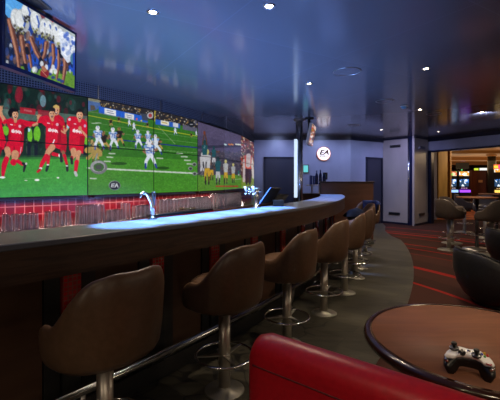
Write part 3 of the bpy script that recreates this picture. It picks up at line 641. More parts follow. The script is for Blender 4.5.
# wall behind the panels: red tiles below, mesh grille above
def poly_wall(name, z0, z1, back, m, i0=0, thick=.08):
    mb = MB(); s = 0
    pts = [Vector((*p, 0)) for p in seam[i0:]]; pts[-1] = pts[-1] + Vector((.0, .05, 0))
    for a, b in zip(pts[:-1], pts[1:]):
        d = (b - a).normalized(); n = Vector((d.y, -d.x, 0)); L_ = (b - a).length
        A, B = a - n * back, b - n * back; A2, B2 = A - n * thick, B - n * thick
        vs = [(A.x, A.y, z0), (B.x, B.y, z0), (B.x, B.y, z1), (A.x, A.y, z1), (A2.x, A2.y, z0), (B2.x, B2.y, z0), (B2.x, B2.y, z1), (A2.x, A2.y, z1)]
        uv = [(s, z0), (s + L_, z0), (s + L_, z1), (s, z1)] * 2
        mb.add(vs, [(0, 1, 2, 3), (5, 4, 7, 6), (3, 2, 6, 7), (0, 4, 5, 1), (0, 3, 7, 4), (1, 5, 6, 2)], False, uv); s += L_
    return struct(mb.build(name, m))
poly_wall('wall_left', 0, ZC, .08, M['tile'])
g = poly_wall('trim_10', ZT + .012, ZC, .0, M['grille'], 0, .07)
for i in range(1, 9):                          # vertical joints of the grille and of its frame
    if i > 7: continue
    a, b = Vector((*seam[i], 0)), Vector((*seam[i + 1], 0)); d = (b - a).normalized(); n = Vector((d.y, -d.x, 0)); p = a + d * .16
    struct(MB().obox(p, d, n, .008, .006, ZT + .012, ZC).build('trim_%d' % (10 + i), M['steel']))
# pale metal ledge under the panels with dark clips
for i in range(2, 7):
    a, b = Vector((*seam[i], 0)), Vector((*seam[i + 1], 0)); d = (b - a).normalized(); n = Vector((d.y, -d.x, 0)); w = (b - a).length; c = (a + b) / 2
    o = MB().obox(c, d, n, w / 2 - .09, .03, ZB - .035, ZB - .008).build('trim_%d' % (20 + i), mat('ledge', srgb(112, 98, 102), .6)); struct(o)

# ------------------------------------------------------------------ back counter behind the bar
ZK = .9
TB = -9.2
r = empty('back_counter', tuple(pc(15.8, -36)), 'long curved back bar with red edge under the screens', 'counter')
def pcf(th, R, z=0.0): return pc(R, th, z)
weld(sweep(MB(), rec(15.32, 16.17, ZK - .04, ZK), -50, TB, pcf, 1.0).build('worktop', mat('back_worktop', srgb(60, 14, 18), .15), r))
weld(sweep(MB(), rec(16.17, 16.19, ZK - .05, ZK + .004), -50, -27, pcf, 1.0).build('edge_strip', M['red_trim'], r)); weld(sweep(MB(), rec(16.17, 16.19, ZK - .05, ZK + .004), -27, TB, pcf, 1.0).build('edge_strip', mat('tan_edge', srgb(150, 96, 66), .3), r))['label'] = 'tan wooden edge strip'
weld(sweep(MB(), rec(15.4, 16.08, .0, ZK - .04), -50, TB, pcf, 1.0).build('cabinet', M['wood_panel'], r))

# ------------------------------------------------------------------ the bar counter
ZBAR = 1.085
bar = empty('bar_counter', tuple(pt(-36, -.3)), 'long curved dark oak bar counter with glossy grey top and chrome foot rail', 'counter')
T0 = -56
weld(sweep(MB(), [(-.45, ZBAR - .03), (-.004, ZBAR - .03), (0, ZBAR - .026), (0, ZBAR - .004), (-.006, ZBAR), (-.45, ZBAR)], T0, TH_END).build('countertop', M['top'], bar))
weld(sweep(MB(), rec(-.06, -.002, .893, ZBAR - .03), T0, TH_END).build('fascia', M['wood_bar'], bar))
weld(sweep(MB(), rec(-.46, -.45, ZBAR - .06, ZBAR), T0, TH_END).build('edge_strip', M['dark_steel'], bar))
weld(sweep(MB(), rec(-.42, -.24, .0, ZBAR - .03), T0, TH_END).build('body', M['black_matte'], bar))
weld(sweep(MB(), rec(-.26, -.19, .0, .12), T0, TH_END).build('plinth', M['dark_steel'], bar))
k = 0
th = -38.6 - 1.9 * 7
while th < TH_END - .4:
    # red mosaic strip, black frame, brown panel
    weld(sweep(MB(), rec(-.25, -.185, .60, .893), th - .16, th + .16, step=.2).build('mosaic_strip', M['mosaic'], bar)); weld(sweep(MB(), rec(-.25, -.185, .12, .60), th - .16, th + .16, step=.2).build('pillar', M['black_matte'], bar))
    if th + 1.7 < TH_END:
        weld(sweep(MB(), rec(-.25, -.21, .16, .87), th + .48, th + 1.42, step=.5).build('panel', M['wood_panel'], bar))
        mb = MB()
        for q0, q1 in ((th + .2, th + .46), (th + 1.44, th + 1.7)): sweep(mb, rec(-.25, -.2, .12, .893), q0, q1, step=.3)
        weld(mb.build('panel_frame', M['black'], bar))
    th += 1.9
rail = MB().tube([pt(t, -.06, .245) for t in np.arange(T0, TH_END - .3, .4)], .025, 12).build('foot_rail', mat('rail_chrome', (.42, .42, .43, 1), .14, 1), bar)
for t in np.arange(-50.0, TH_END - 1, 3.8):
    b = MB(); b.tube([pt(t, -.06, .245), pt(t, -.08, .1), pt(t, -.12, .004)], .014, 8); b.lathe([(.04, 0), (.04, .008), (.0, .008)], pt(t, -.12, .004), 16); b.build('rail_bracket', M['steel'], rail)

# ------------------------------------------------------------------ bar stools
def stool_shell(mb, W=.265, zb=.562, zr=.975, za=.765, zf=.65, nA=64):
    """one-piece bucket; the occupant faces +y, the back is at -y"""
    def plan(phi, k):      # phi measured from the rear
        e = 2.35; c, s_ = math.cos(phi), math.sin(phi)
        rr = 1 / ((abs(c) ** e + abs(s_) ** e) ** (1 / e)); return (W * 1.02 * k * rr * s_, -(W * (.93 if c > 0 else 1.08)) * k * rr * c)
    def h(phi):
        a = abs(phi); b = math.degrees(a)
        t = zr + .006 * math.sin(min(b, 40) / 40 * PI / 2)
        if b > 36: t = t + (za - t) * smooth(36, 98, b)
        t -= .016 * smooth(20, 40, b)
        if b > 104: t = t + (zf - t) * smooth(104, 146, b)
        return t
    N = nA; rings = []
    outs = [(0, .42, 0), (.0, .80, .0), (.025, .91, 0), (.10, .975, 0), (.35, 1.0, 0), (.6, 1.0, 0), (.8, .997, 0), (.9, .985, 0), (.96, .965, 0)]
    def ring(f, k, inner=0, zabs=None):
        o = []
        for i in range(N):
            ph = -PI + 2 * PI * (i + .5) / N; top = h(ph); z = zabs if zabs is not None else zb + (top - zb) * f
            kk = k * (.93 + .07 * min(1, (z - zb) / .3)); x, y = plan(ph, kk)
            x, y = x * (1 - inner), y * (1 - inner)
            o.append((x, y, z + (-.0 if not inner else 0)))
        return o
    for f, k, _ in outs: rings.append(ring(f, k))
    rings.append(ring(.99, .94)); rings.append(ring(1.0, .915))
    rings.append(ring(.985, .88))
    for f in (.85, .6, .4): rings.append([(x * .85, y * .85, max(z, .66 if f < .5 else z)) for (x, y, z) in ring(f, 1.0)])
    rings.append([(x * .8, y * .8, .60) for (x, y, z) in ring(.3, 1.0)])
    vs = [v for rg in rings for v in rg]; fs = []
    for j in range(len(rings) - 1):
        for i in range(N): fs.append((j * N + i, j * N + (i + 1) % N, (j + 1) * N + (i + 1) % N, (j + 1) * N + i))
    fs.append(tuple(reversed(range(N)))); fs.append(tuple((len(rings) - 1) * N + i for i in range(N)))
    mb.add(vs, fs, True)
def make_stool(name, leather, label, group, base_r=.13, dz=0.0, zr=.985, blackp=False):
    r = empty(name, (0, 0, 0), label, 'stool', group)
    mb = MB(); stool_shell(mb, zr=zr - .01); mb.v = [(x, y, z + dz) for x, y, z in mb.v]; sh = mb.build('seat_shell', leather, r)
    mb = MB()   # padded cushion
    pr = [(.0, .735), (.12, .74), (.175, .735), (.205, .715), (.212, .68), (.2, .63)]
    mb.lathe([(max(rr, .001), z + dz) for rr, z in reversed(pr)], (0, .015, 0), 32); mb.build('seat_cushion', leather, r)
    MB().lathe([(.038, .02), (.038, .56 + dz)], n=24).build('pole', M['pole'], r)
    MB().lathe([(.075, .535 + dz), (.08, .5625 + dz)], n=20).build('seat_plate', M['dark_steel'], r)
    MB().lathe([(base_r, .0), (base_r, .008), (base_r * .96, .012), (.045, .016), (.042, .03), (.038, .032)], n=32).build('base_plate', M['base'], r)
    ring = MB().tube([(.185 * math.cos(a), .185 * math.sin(a), .235) for a in np.linspace(0, 2 * PI, 40, endpoint=False)], .0085, 8, True).build('foot_ring', M['chrome'], r)
    for sgn in (0, 2.4, 4.2):
        mb = MB(); c, s_ = math.cos(sgn), math.sin(sgn)
        mb.add([(.03 * c - .022 * s_, .03 * s_ + .022 * c, .233), (.03 * c + .022 * s_, .03 * s_ - .022 * c, .233), (.18 * c + .005 * s_, .18 * s_ - .005 * c, .235), (.18 * c - .005 * s_, .18 * s_ + .005 * c, .235),
                (.03 * c - .022 * s_, .03 * s_ + .022 * c, .241), (.03 * c + .022 * s_, .03 * s_ - .022 * c, .241), (.18 * c + .005 * s_, .18 * s_ - .005 * c, .241), (.18 * c - .005 * s_, .18 * s_ + .005 * c, .241)],
               [(0, 1, 2, 3), (7, 6, 5, 4), (0, 4, 5, 1), (1, 5, 6, 2), (2, 6, 7, 3), (3, 7, 4, 0)])
        mb.build('spoke', M['steel'], ring)
    return r
stool = make_stool('bar_stool', M['leather'], 'x', 'brown leather stools along the curved bar')
ths = [hitR(105, 18.37), hitR(224.5, 18.37), hitR(287, 18.37), hitR(324, 18.37), hitR(345, 18.37), hitR(357.5, 18.37), -24.1, -21.95, -20.0]
turn = [4, 2, 4, 0, 4, -4, 2, 10, 55]; offs = [.26] * 8 + [.38]
slabel = ['brown leather bar stool nearest the camera, at the left end of the row', 'brown leather bar stool, second from the left, beside the red sofa',
          'brown leather bar stool third from the left, its base hidden by the red sofa', 'brown leather bar stool fourth from the left, below the till',
          'brown leather bar stool fifth from the left in the row along the bar', 'brown leather bar stool sixth from the left in the row along the bar',
          'brown leather bar stool seventh from the left in the row along the bar', 'brown leather bar stool last but one in the row, dark coat on its seat',
          'brown leather bar stool turned sideways by the wooden partition, with a blue sheen on its back']
stools = []
for i, t in enumerate(ths):
    s = stool if i == 0 else copy_tree(stool)
    p = pt(t, offs[i]); n = nrm(t)
    s.location = (p.x, p.y, .004); s.rotation_euler = (0, 0, math.atan2(-n.y, -n.x) - PI / 2 + math.radians(turn[i])); s['label'] = slabel[i]; stools.append((s, p))

# ------------------------------------------------------------------ partition at the far end of the bar
PX0, PX1, PY = (321 - 250) / FPX * 8.02 + .0, (373.5 - 250) / FPX * 8.02, 8.02
pr = empty('partition', ((PX0 + PX1) / 2, PY + .1, 0), 'brown wood partition closing the far end of the bar', 'partition')
MB().box(PX0, PX1, PY, PY + .12, 0.004, 1.33).build('board', M['partition'], pr, .004, 1)
MB().box(PX0 - .02, PX1 + .02, PY - .02, PY + .14, 1.33, 1.36).build('cap', M['wood_bar'], pr, .004, 1)
MB().box(PX0 - .0, PX1 + .01, PY - .01, PY, .004, .08).build('kick_plate', M['dark_steel'], pr)

# back service ledge beyond the aisle with a small raised shelf
r = empty('service_counter', (1.7, 10.3, 0), 'low dark service counter at the back behind the partition', 'counter')
MB().box(1.2, 2.6, 10.0, 10.6, 1.0, 1.03).build('worktop', M['wood_bar'], r, .004, 1); MB().box(1.25, 2.55, 10.05, 10.55, .004, 1.0).build('cabinet', M['wood_panel'], r)
def scr(x, y, d): return Vector(((x - 250) / FPX * d, d, H - (y - HY) / FPX * d))
a = scr(307, 184.5, 10.1); b = scr(321.5, 184.5, 10.1)
r = empty('raised_shelf', ((a.x + b.x) / 2, 10.2, 1.03), 'pale metal raised shelf on two legs on the back service counter', 'shelf')
MB().box(a.x, b.x + .12, 10.05, 10.3, a.z - .03, a.z).build('shelf_board', M['steel'], r, .004, 1)
for x in (312, 319.5):
    q = scr(x, 190, 10.15); MB().box(q.x - .02, q.x + .02, 10.13, 10.19, 1.03, a.z - .03).build('leg', M['steel'], r)
mblue = mat('blue_menu_card', srgb(34, 56, 130), .4)
for k, (x0, x1, y0, lean) in enumerate(((310, 312.6, 175.5, .02), (312.9, 315.4, 176, .03))):
    p0, p1 = scr(x0, y0, 10.15), scr(x1, 184.4, 10.15)
    tag(MB().prism([(p0.x, 10.1), (p1.x - .02, 10.1), (p1.x - .02, 10.22), (p0.x, 10.22)], a.z, p0.z).build('menu_box', mblue), ('left' if k == 0 else 'right') + ' of the two short blue menu boxes on the raised shelf', 'box', 'blue boxes on the raised shelf')
for k, (x0, y0) in enumerate(((315.6, 170.5), (319.3, 170), (323, 172.5))):
    p0 = scr(x0, y0, 10.2); lab = ('leftmost', 'middle', 'rightmost')[k]
    r = empty('bottle', (p0.x + .03, 10.2, a.z), '%s of the three tall dark blue bottles on the raised shelf' % lab, 'bottle', 'dark bottles on the raised shelf')
    hh = p0.z - a.z
    MB().lathe([(.04, 0), (.042, .02), (.042, hh * .6), (.03, hh * .74), (.014, hh * .82), (.014, hh * .93)], (p0.x + .03, 10.2, a.z), 16).build('body', mat('blue_glass', srgb(20, 36, 84), .12), r)
    MB().lathe([(.017, hh * .93), (.017, hh)], (p0.x + .03, 10.2, a.z), 12).build('cap', M['black'], r)
p0, p1 = scr(323, 172.5, 10.3), scr(327.5, 179.5, 10.3)
r = empty('picture_frame', ((p0.x + p1.x) / 2, 10.3, 1.36), 'small black display frame standing behind the partition top', 'frame')
MB().box(p0.x, p1.x, 10.3, 10.33, p1.z, p0.z).build('frame', M['black'], r); MB().box(p0.x + .03, p1.x - .03, 10.296, 10.3, p1.z + .04, p0.z - .04).build('panel', mat('green_lcd', srgb(50, 90, 80), .3), r)
MB().box((p0.x + p1.x) / 2 - .02, (p0.x + p1.x) / 2 + .02, 10.305, 10.33, 1.03, p1.z).build('stand', M['black'], r)

# wall monitor and round sign on the back wall
def wallbox(name, x0, y0, x1, y1, label, cat):
    k = (BW - .03) ; p0, p1 = scr(x0, y0, k), scr(x1, y1, k); return p0, p1, empty(name, ((p0.x + p1.x) / 2, k, p1.z), label, cat)
p0, p1, r = wallbox('wall_monitor', 302.6, 164.6, 308.8, 173, 'small monitor with a glowing cyan screen on the back wall', 'screen')
MB().box(p0.x, p1.x, BW - .04, BW - .001, p1.z, p0.z).build('case', M['dark_steel'], r); MB().box(p0.x + .025, p1.x - .025, BW - .044, BW - .04, p1.z + .025, p0.z - .025).build('display', mat('cyan_display', (.02, .02, .02, 1), .3, emit=srgb(110, 220, 225), estr=.9), r)
c = scr(323.5, 153.8, BW); RS = .212
r = empty('round_sign', (c.x, BW, c.z), 'round glowing white sign with dark letters and orange rim on the back wall', 'sign')
rot = Matrix.Translation((c.x, BW, c.z)) @ Matrix.Rotation(PI / 2, 4, 'X')
MB().lathe([(RS, 0), (RS, .05), (RS * .93, .055), (RS * .93, 0)], n=48, close=True).build('rim', mat('orange_rim', srgb(190, 100, 50), .3, emit=srgb(190, 90, 40), estr=.5), r, xf=rot)
MB().lathe([(RS * .93, .0), (RS * .93, .045)], n=48).build('face', mat('sign_face', (.9, .9, .9, 1), .4, emit=(1, .93, .9, 1), estr=1.1), r, xf=rot)
msign = mat('sign_letters', srgb(70, 22, 20), .4)
def text(body, size, loc, m, parent, name='lettering', ext=.002, shear=.0, rotx=PI / 2, bold=0.0, rz=0.0, sx=1.0):
    cu = bpy.data.curves.new(name, 'FONT'); cu.body = body; cu.size = size; cu.extrude = ext; cu.align_x = 'CENTER'; cu.align_y = 'CENTER'; cu.shear = shear; cu.offset = bold; cu.resolution_u = 3
    t = bpy.data.objects.new(name, cu); COL.objects.link(t); bpy.context.view_layer.update()
    me = bpy.data.meshes.new_from_object(t.evaluated_get(bpy.context.evaluated_depsgraph_get())); COL.objects.unlink(t); bpy.data.objects.remove(t)
    me.name = name; me.transform(Matrix.Translation(Vector(loc) - Vector(parent.location)) @ Matrix.Rotation(rz, 4, 'Z') @ Matrix.Rotation(rotx, 4, 'X') @ Matrix.Scale(sx, 4, (1, 0, 0)))
    me.materials.clear(); me.materials.append(m); o = bpy.data.objects.new(name, me); COL.objects.link(o); o.parent = parent; return o
text('EA', .2, (c.x, BW - .05, c.z + .035), msign, r, shear=.3, bold=.009, sx=1.25)
text('SPORTS', .072, (c.x, BW - .05, c.z - .08), msign, r, shear=.25, bold=.0025, sx=1.15)

# ------------------------------------------------------------------ chrome column behind the bar
cx, cy = (299.3 - 250) / FPX * 8.3, 8.3
r = empty('chrome_column', (cx, cy, 0), 'polished chrome column from floor to ceiling at the far end of the bar', 'column')
MB().lathe([(.078, .02), (.078, ZC)], (cx, cy, 0), 40).build('shaft', mat('mirror_chrome', (.7, .73, .8, 1), .24, 1), r)
MB().tube([(cx - .088, cy - .04, 1.0), (cx - .088, cy - .04, 2.3)], .034, 14).build('reflection_strip', mat('pale_reflection', (1, 1, 1, 1), .4, emit=(.66, .82, 1, 1), estr=1.0), r)  # added glow, imitates the screens' bright reflection along the chrome
MB().lathe([(.14, .0), (.14, .03), (.11, .045), (.1, .045)], (cx, cy, .004), 32).build('base_ring', M['steel'], r); MB().lathe([(.1, ZC - .03), (.125, ZC - .02), (.125, ZC)], (cx, cy, 0), 32).build('ceiling_collar', M['steel'], r)

# small television hanging by the column, seen nearly edge on
tv = empty('hanging_tv', (1.36, 8.1, 2.0), 'small tilted television hanging by the chrome column, seen edge on', 'television')
def P3(x, y, d): return scr(x, y, d)
TLh, TRh = P3(312.6, 123.5, 7.7), P3(316.3, 127.5, 8.6); BLh, BRh = P3(308.2, 144.5, 7.7), P3(312.4, 146.8, 8.6); TLh = TRh + BLh - BRh
cvh = Canvas(304, 118, 322, 152); cvh.src(290, 110, 10)
cvh.poly([(170, 100), (300, 100), (300, 400), (170, 400)], (120, 60, 40)); cvh.specks([(180, 120), (290, 120), (280, 380), (180, 380)], [(200, 60, 50), (230, 190, 160), (80, 90, 40), (60, 30, 30), (190, 150, 60), (240, 230, 230)], 260, 4, 10, rng, .8, 1.3)
cvh.ell((250, 175), 14, 22, (225, 190, 175)); cvh.a = blur(cvh.a, 2)
nh = ((TRh - TLh).cross(BLh - TLh)).normalized()
if nh.dot(Vector((0, 0, H)) - TLh) < 0: nh = -nh
q = [TLh, TRh, BRh, BLh]
MB().add([v - nh * .002 for v in q] + [v - nh * .06 for v in q], [(0, 1, 2, 3), (7, 6, 5, 4), (0, 4, 5, 1), (1, 5, 6, 2), (2, 6, 7, 3), (3, 7, 4, 0)]).build('case', M['steel'], tv)
ctr = sum(q, Vector()) / 4
display('display', [ctr + (v - ctr) * .95 + nh * .002 for v in q], 14, 30, cvh, tv, M['screen'])
back = ctr - nh * .06
mp_ = P3(309.3, 121, 8.1); mp_.z = ZC
MB().tube([mp_, Vector((mp_.x, mp_.y, back.z + .1)), back], .03, 10).build('bracket', M['black'], tv); MB().lathe([(.1, ZC - .02), (.1, ZC)], (mp_.x, mp_.y, 0), 24).build('ceiling_plate', M['black'], tv)

# large television, top left
TLt, TRt, BRt, BLt = [P3(*v) for v in ((3.2, -9.5, 2.6), (76.6, 33.2, 3.33), (75.9, 92.4, 3.33), (1.8, 65.3, 2.6))]
TLt = TRt + BLt - BRt
tv = empty('wall_television', tuple((TLt + TRt) / 2), 'flat television hanging from the ceiling at the top left, showing players bending over a ball', 'television')
cvt = Canvas(-14, -24, 90, 104); cvt.src(0, 0, 4.45)
cvt.poly([(-60, -100), (400, -100), (400, 460), (-60, 460)], (30, 60, 140)); cvt.poly([(-60, 250), (400, 300), (400, 460), (-60, 460)], (96, 140, 40))
cvt.specks([(-60, 250), (400, 300), (400, 450), (-60, 450)], [(70, 116, 30), (130, 166, 60), (50, 90, 26)], 400, 3, 8, rng, .5, .6)
cvt.poly([(20, -100), (200, -60), (360, 150), (350, 190), (120, 40), (20, 30)], (120, 60, 70)); cvt.poly([(200, 60), (340, 140), (340, 170), (200, 100)], (170, 180, 180)); cvt.ell((230, 92), 10, 10, (190, 40, 50)); cvt.poly([(190, 40), (220, 60), (210, 80), (190, 70)], (180, 60, 60))
cvt.poly([(20, 40), (130, 150), (180, 300), (20, 290)], (26, 30, 48)); cvt.poly([(120, 150), (330, 220), (330, 320), (150, 300)], (34, 76, 180))
cvt.poly([(20, -80), (110, -40), (130, 10), (95, 70), (60, 110), (22, 60)], (84, 160, 226)); cvt.limb([(30, 20), (70, 60)], 10, (120, 190, 240), .7)
cvt.specks([(30, 120), (330, 230), (330, 340), (30, 290)], [(24, 24, 34), (40, 60, 120), (60, 40, 34), (120, 84, 66), (20, 30, 60), (30, 80, 190), (200, 206, 214)], 260, 4, 11, rng, .75, 2.2)
def helmet(x, y, rx, ry, rot):
    rx, ry, y = rx * 1.22, ry * 1.18, y + 8
    cvt.ell((x, y), rx, ry, (168, 172, 176), 1, rot); cvt.ell((x - rx * .2, y - ry * .15), rx * .72, ry * .75, (222, 226, 228), .9, rot)
    cvt.limb([(x + rx * .1, y - ry * .5), (x + rx * .45, y + ry * .1), (x + rx * .3, y + ry * .4)], rx * .28, (40, 76, 170), .9)
    cvt.specks([(x - rx * .6, y + ry * .45), (x + rx * .7, y + ry * .45), (x + rx * .4, y + ry * 1.15), (x - rx * .5, y + ry * 1.1)], [(60, 54, 50), (150, 150, 90), (30, 30, 34)], 24, 2, 5, rng, .8)
for pts, w in (([(42, 90), (62, 170), (78, 240), (86, 310)], [30, 34, 26, 20]), ([(96, 165), (105, 230), (118, 300)], [30, 28, 16]), ([(138, 170), (160, 230), (196, 290), (206, 330)], [28, 26, 22, 18]), ([(206, 190), (200, 240), (186, 270)], [24, 22, 14]), ([(236, 200), (240, 260), (226, 330)], [22, 20, 12]), ([(262, 220), (262, 290), (252, 350)], [20, 18, 12]), ([(292, 210), (290, 300), (280, 370)], [28, 26, 16]), ([(120, 200), (134, 260), (140, 300)], [22, 18, 14])):
    w = [q_ * .74 for q_ in w]; cvt.limb(pts, w, (136, 84, 62)); cvt.limb([(p[0] - w[i] * .2, p[1]) for i, p in enumerate(pts)], [q_ * .3 for q_ in w], (196, 142, 112), .7); cvt.limb([(p[0] + w[i] * .3, p[1]) for i, p in enumerate(pts)], [q_ * .35 for q_ in w], (74, 42, 34), .8)
for x, y in ((118, 215), (112, 290), (180, 262), (184, 270), (268, 230)): cvt.limb([(x, y), (x + 6, y + 22)], 16, (22, 22, 30))
for x, y in ((186, 284), (236, 300), (228, 318), (246, 318), (206, 300), (150, 310)): cvt.ell((x, y), 8, 13, (226, 230, 236), .9)
for x, y in ((160, 290), (172, 300), (236, 345), (262, 355), (276, 362), (222, 330)): cvt.ell((x, y), 9, 7, (40, 60, 130), .9)
cvt.ell((198, 328), 20, 22, (130, 34, 34)); cvt.limb([(184, 312), (208, 340)], 3, (200, 130, 110)); cvt.limb([(192, 300), (200, 312)], 16, (170, 108, 76))
for x, y, rx, ry, rt in ((74, 78, 22, 42, -10), (98, 85, 26, 46, -12), (122, 46, 22, 34, -10), (162, 92, 22, 48, -10), (196, 118, 17, 38, 0), (220, 124, 17, 36, 0), (246, 134, 18, 34, 8), (266, 160, 20, 40, 10)): helmet(x, y, rx, ry, rt)
cvt.poly([(262, 130), (340, 170), (345, 260), (300, 280), (272, 240)], (206, 214, 230)); cvt.specks([(265, 135), (340, 170), (340, 260), (290, 270)], [(70, 100, 190), (235, 238, 245), (150, 170, 215)], 50, 4, 9, rng, .8); cvt.ell((326, 262), 14, 26, (70, 120, 150)); cvt.limb([(330, 240), (330, 330)], 12, (40, 70, 170))
cvt.a = blur(cvt.a, 1); grain(cvt, 2)
nt = ((TRt - TLt).cross(BLt - TLt)).normalized()
if nt.dot(Vector((0, 0, H)) - TLt) < 0: nt = -nt
q = [TLt, TRt, BRt, BLt]
MB().add([v for v in q] + [v - nt * .06 for v in q], [(0, 1, 2, 3), (7, 6, 5, 4), (0, 4, 5, 1), (1, 5, 6, 2), (2, 6, 7, 3), (3, 7, 4, 0)]).build('case', mat('tv_case', srgb(16, 22, 50), .3), tv)
ctr = sum(q, Vector()) / 4
def shrink(v, a, b): return v
ux = (TRt - TLt).normalized(); uz = (TLt - BLt).normalized(); e = .022
dq = [TLt + ux * e - uz * e, TRt - ux * e - uz * e, BRt - ux * e + uz * e * 1.3, BLt + ux * e + uz * e * 1.3]
display('display', [v + nt * .002 for v in dq], 110, 120, cvt, tv, M['screen'])
bk = ctr - nt * .06
for f in (.3, .7):
    a_ = TLt * (1 - f) + TRt * f - nt * .09; MB().box(a_.x - .02, a_.x + .02, a_.y - .02, a_.y + .02, a_.z - .25, ZC).build('hanger', M['black'], tv)

# ------------------------------------------------------------------ glasses on the back counter
def make_glass(name, hgt, r, label, group, taper=.85):
    pr = [(r * taper * .98, 0), (r * taper, .004), (r, hgt), (r - .003, hgt), (r * taper - .003, .012), (.001, .012)]
    # stored upside down: the thick foot is on top
    root = MB().lathe([(rr, hgt - z) for rr, z in pr], (0, 0, 0), 16).build(name, M['glass']); root.data.materials.append(M['glass_foot'])
    for f_ in root.data.polygons:
        if f_.center.z > hgt - .015: f_.material_index = 1
    return tag(root, label, 'glass', group)
clusters = [(1, 36, 15.93, 2, .148, 'clear tumbler in the packed group at the left end of the back bar', 'tumblers at the left end of the back bar'),
            (43, 68, 15.93, 2, .15, 'clear tumbler in the second packed group from the left on the back bar', 'second group of tumblers on the back bar'),
            (74.5, 101, 15.93, 2, .195, 'tall clear glass in the third group from the left on the back bar', 'tall glasses on the back bar'),
            (102.5, 119, 15.93, 2, .125, 'short clear tumbler just right of the tall glasses on the back bar', 'short tumblers beside the tall glasses'),
            (121, 130, 15.93, 1, .19, 'tall slim glass just left of the beer tap on the back bar', 'slim glasses left of the beer tap'),
            (132, 149, 15.9, 2, .15, 'clear tumbler directly left of the beer tap column on the back bar', 'tumblers left of the beer tap'),
            (156, 183, 15.75, 2, .2, 'tall clear glass right of the beer tap, behind the dark mat', 'glasses right of the beer tap'),
            (185, 209, 15.75, 2, .2, 'clear glass behind the right half of the dark mat, lit by a bright reflection', 'glasses behind the right half of the mat'),
            (214, 237, 15.75, 3, .24, 'clear glass in the bright packed group at the far end of the back bar', 'glasses at the far end of the back bar')]
for x0, x1, R, rows, hgt, lab, grp in clusters:
    t0, t1 = hitR(x0, R), hitR(x1, R); base = None; rad = .031
    n = max(2, int(round(math.radians(t1 - t0) * R / .078)))
    for row in range(rows):
        for k in range(n):
            t = t0 + (t1 - t0) * (k + .5) / n; p = pc(R + .08 * (1 if rows > 1 else 0) - row * .08, t + (.12 if row % 2 else 0) * 0)
            if base is None: o = base = make_glass('drinking_glass', hgt, rad, lab, grp)
            else: o = base.copy(); COL.objects.link(o)
            o.location = (p.x + random.uniform(-.003, .003), p.y, ZK + .001); o.rotation_euler = (0, 0, random.uniform(0, 6))
# dark mat and a brass bar tool
t0, t1 = hitR(150, 16.06), hitR(208, 16.06)
tag(weld(sweep(MB(), rec(16.04, 16.16, ZK + .001, ZK + .03), t0, t1, pcf, .5).build('bar_mat', M['black'])), 'long dark bar mat on the back bar right of the beer tap', 'mat')
p = pc(16.04, hitR(190, 16.08), ZK + .056)
tag(MB().tube([p + Vector((-.12, -.03, 0)), p, p + Vector((.1, .05, 0))], [.02, .012, .022], 10).build('bar_tool', M['brass']), 'small brass coloured bar tool lying on the dark mat', 'tool')

# ------------------------------------------------------------------ beer taps and till on the bar
t = hitR(152.5, 17.74); p = pt(t, 17.74 - RE, ZBAR + .001); nn, tt = nrm(t), tan(t)
r = empty('beer_tap', tuple(p), 'slender curved chrome beer tap on the bar beside the tall glasses', 'tap')
MB().lathe([(.035, 0), (.035, .01), (.018, .02), (.016, .025)], p, 20).build('base', M['chrome'], r)
MB().tube([p + Vector((0, 0, .02)), p + Vector((0, 0, .09)), p - tt * .012 + Vector((0, 0, .13)), p - tt * .035 + Vector((0, 0, .17)), p - tt * .05 + Vector((0, 0, .19)), p - tt * .085 + Vector((0, 0, .2)), p - tt * .105 + Vector((0, 0, .185)), p - tt * .108 + Vector((0, 0, .165))], [.014, .014, .013, .012, .011, .01, .009, .009], 12).build('spout', M['chrome'], r)
q = p + Vector((.0, 0, 0)); MB().lathe([(.012, .1), (.013, .16), (.017, .165), (.017, .2), (.012, .205)], q + tt * .01, 14).build('handle', M['dark_steel'], r)
t = hitR(256.5, 17.74); p = pt(t, 17.74 - RE, ZBAR + .001); tt = tan(t)
r = empty('beer_tap', tuple(p), 'chrome T shaped beer tap on the bar next to the till', 'tap')
MB().lathe([(.045, 0), (.045, .012), (.03, .02), (.026, .16), (.032, .2), (.02, .215)], p, 20).build('column', M['chrome'], r)
xd = Vector((1, 0, 0))
cb = MB().tube([p + xd * .045 + Vector((0, 0, .18)), p - xd * .125 + Vector((0, 0, .18))], .014, 12).build('cross_bar', M['chrome'], r)
for k in (-.035, -.075, -.115):
    MB().tube([p + xd * k + Vector((0, -.0, .18)), p + xd * k + Vector((0, -.02, .2)), p + xd * k + Vector((-.005, -.03, .225))], [.009, .01, .013], 8).build('handle', M['white'] if k != -.075 else M['chrome'], cb)
    MB().tube([p + xd * k + Vector((0, -.01, .18)), p + xd * k + Vector((0, -.02, .145))], .008, 8).build('nozzle', M['chrome'], cb)
# till: tilted screens on the inner side of the bar
bt = hitR(272, 17.76); p = pt(bt, 17.80 - RE, ZBAR); 
till = empty('till', tuple(p), 'dark point of sale till with tilted screen on the inner edge of the bar', 'till')
def slab(name, q, th, m):
    q = [Vector(v) for v in q]; n = (q[1] - q[0]).cross(q[3] - q[0]).normalized() * th
    return MB().add(q + [v + n for v in q], [(0, 1, 2, 3), (7, 6, 5, 4), (0, 4, 5, 1), (1, 5, 6, 2), (2, 6, 7, 3), (3, 7, 4, 0)]).build(name, m, till)
d = p.y
slab('screen', [scr(260, 203.6, d - .05), scr(271.5, 188, d + .05), scr(281, 188.3, d + .3), scr(271.5, 202.6, d + .2)], .02, M['black_matte'])
slab('screen_edge', [scr(259, 204.5, d - .07), scr(270.8, 187.4, d + .03), scr(271.6, 187.4, d + .05), scr(260.0, 204.4, d - .05)], .006, mat('blue_edge', srgb(70, 100, 170), .35))
MB().box(p.x - .02, p.x + .1, d + .02, d + .2, ZBAR + .001, ZBAR + .07).build('foot', M['black'], till, .006)
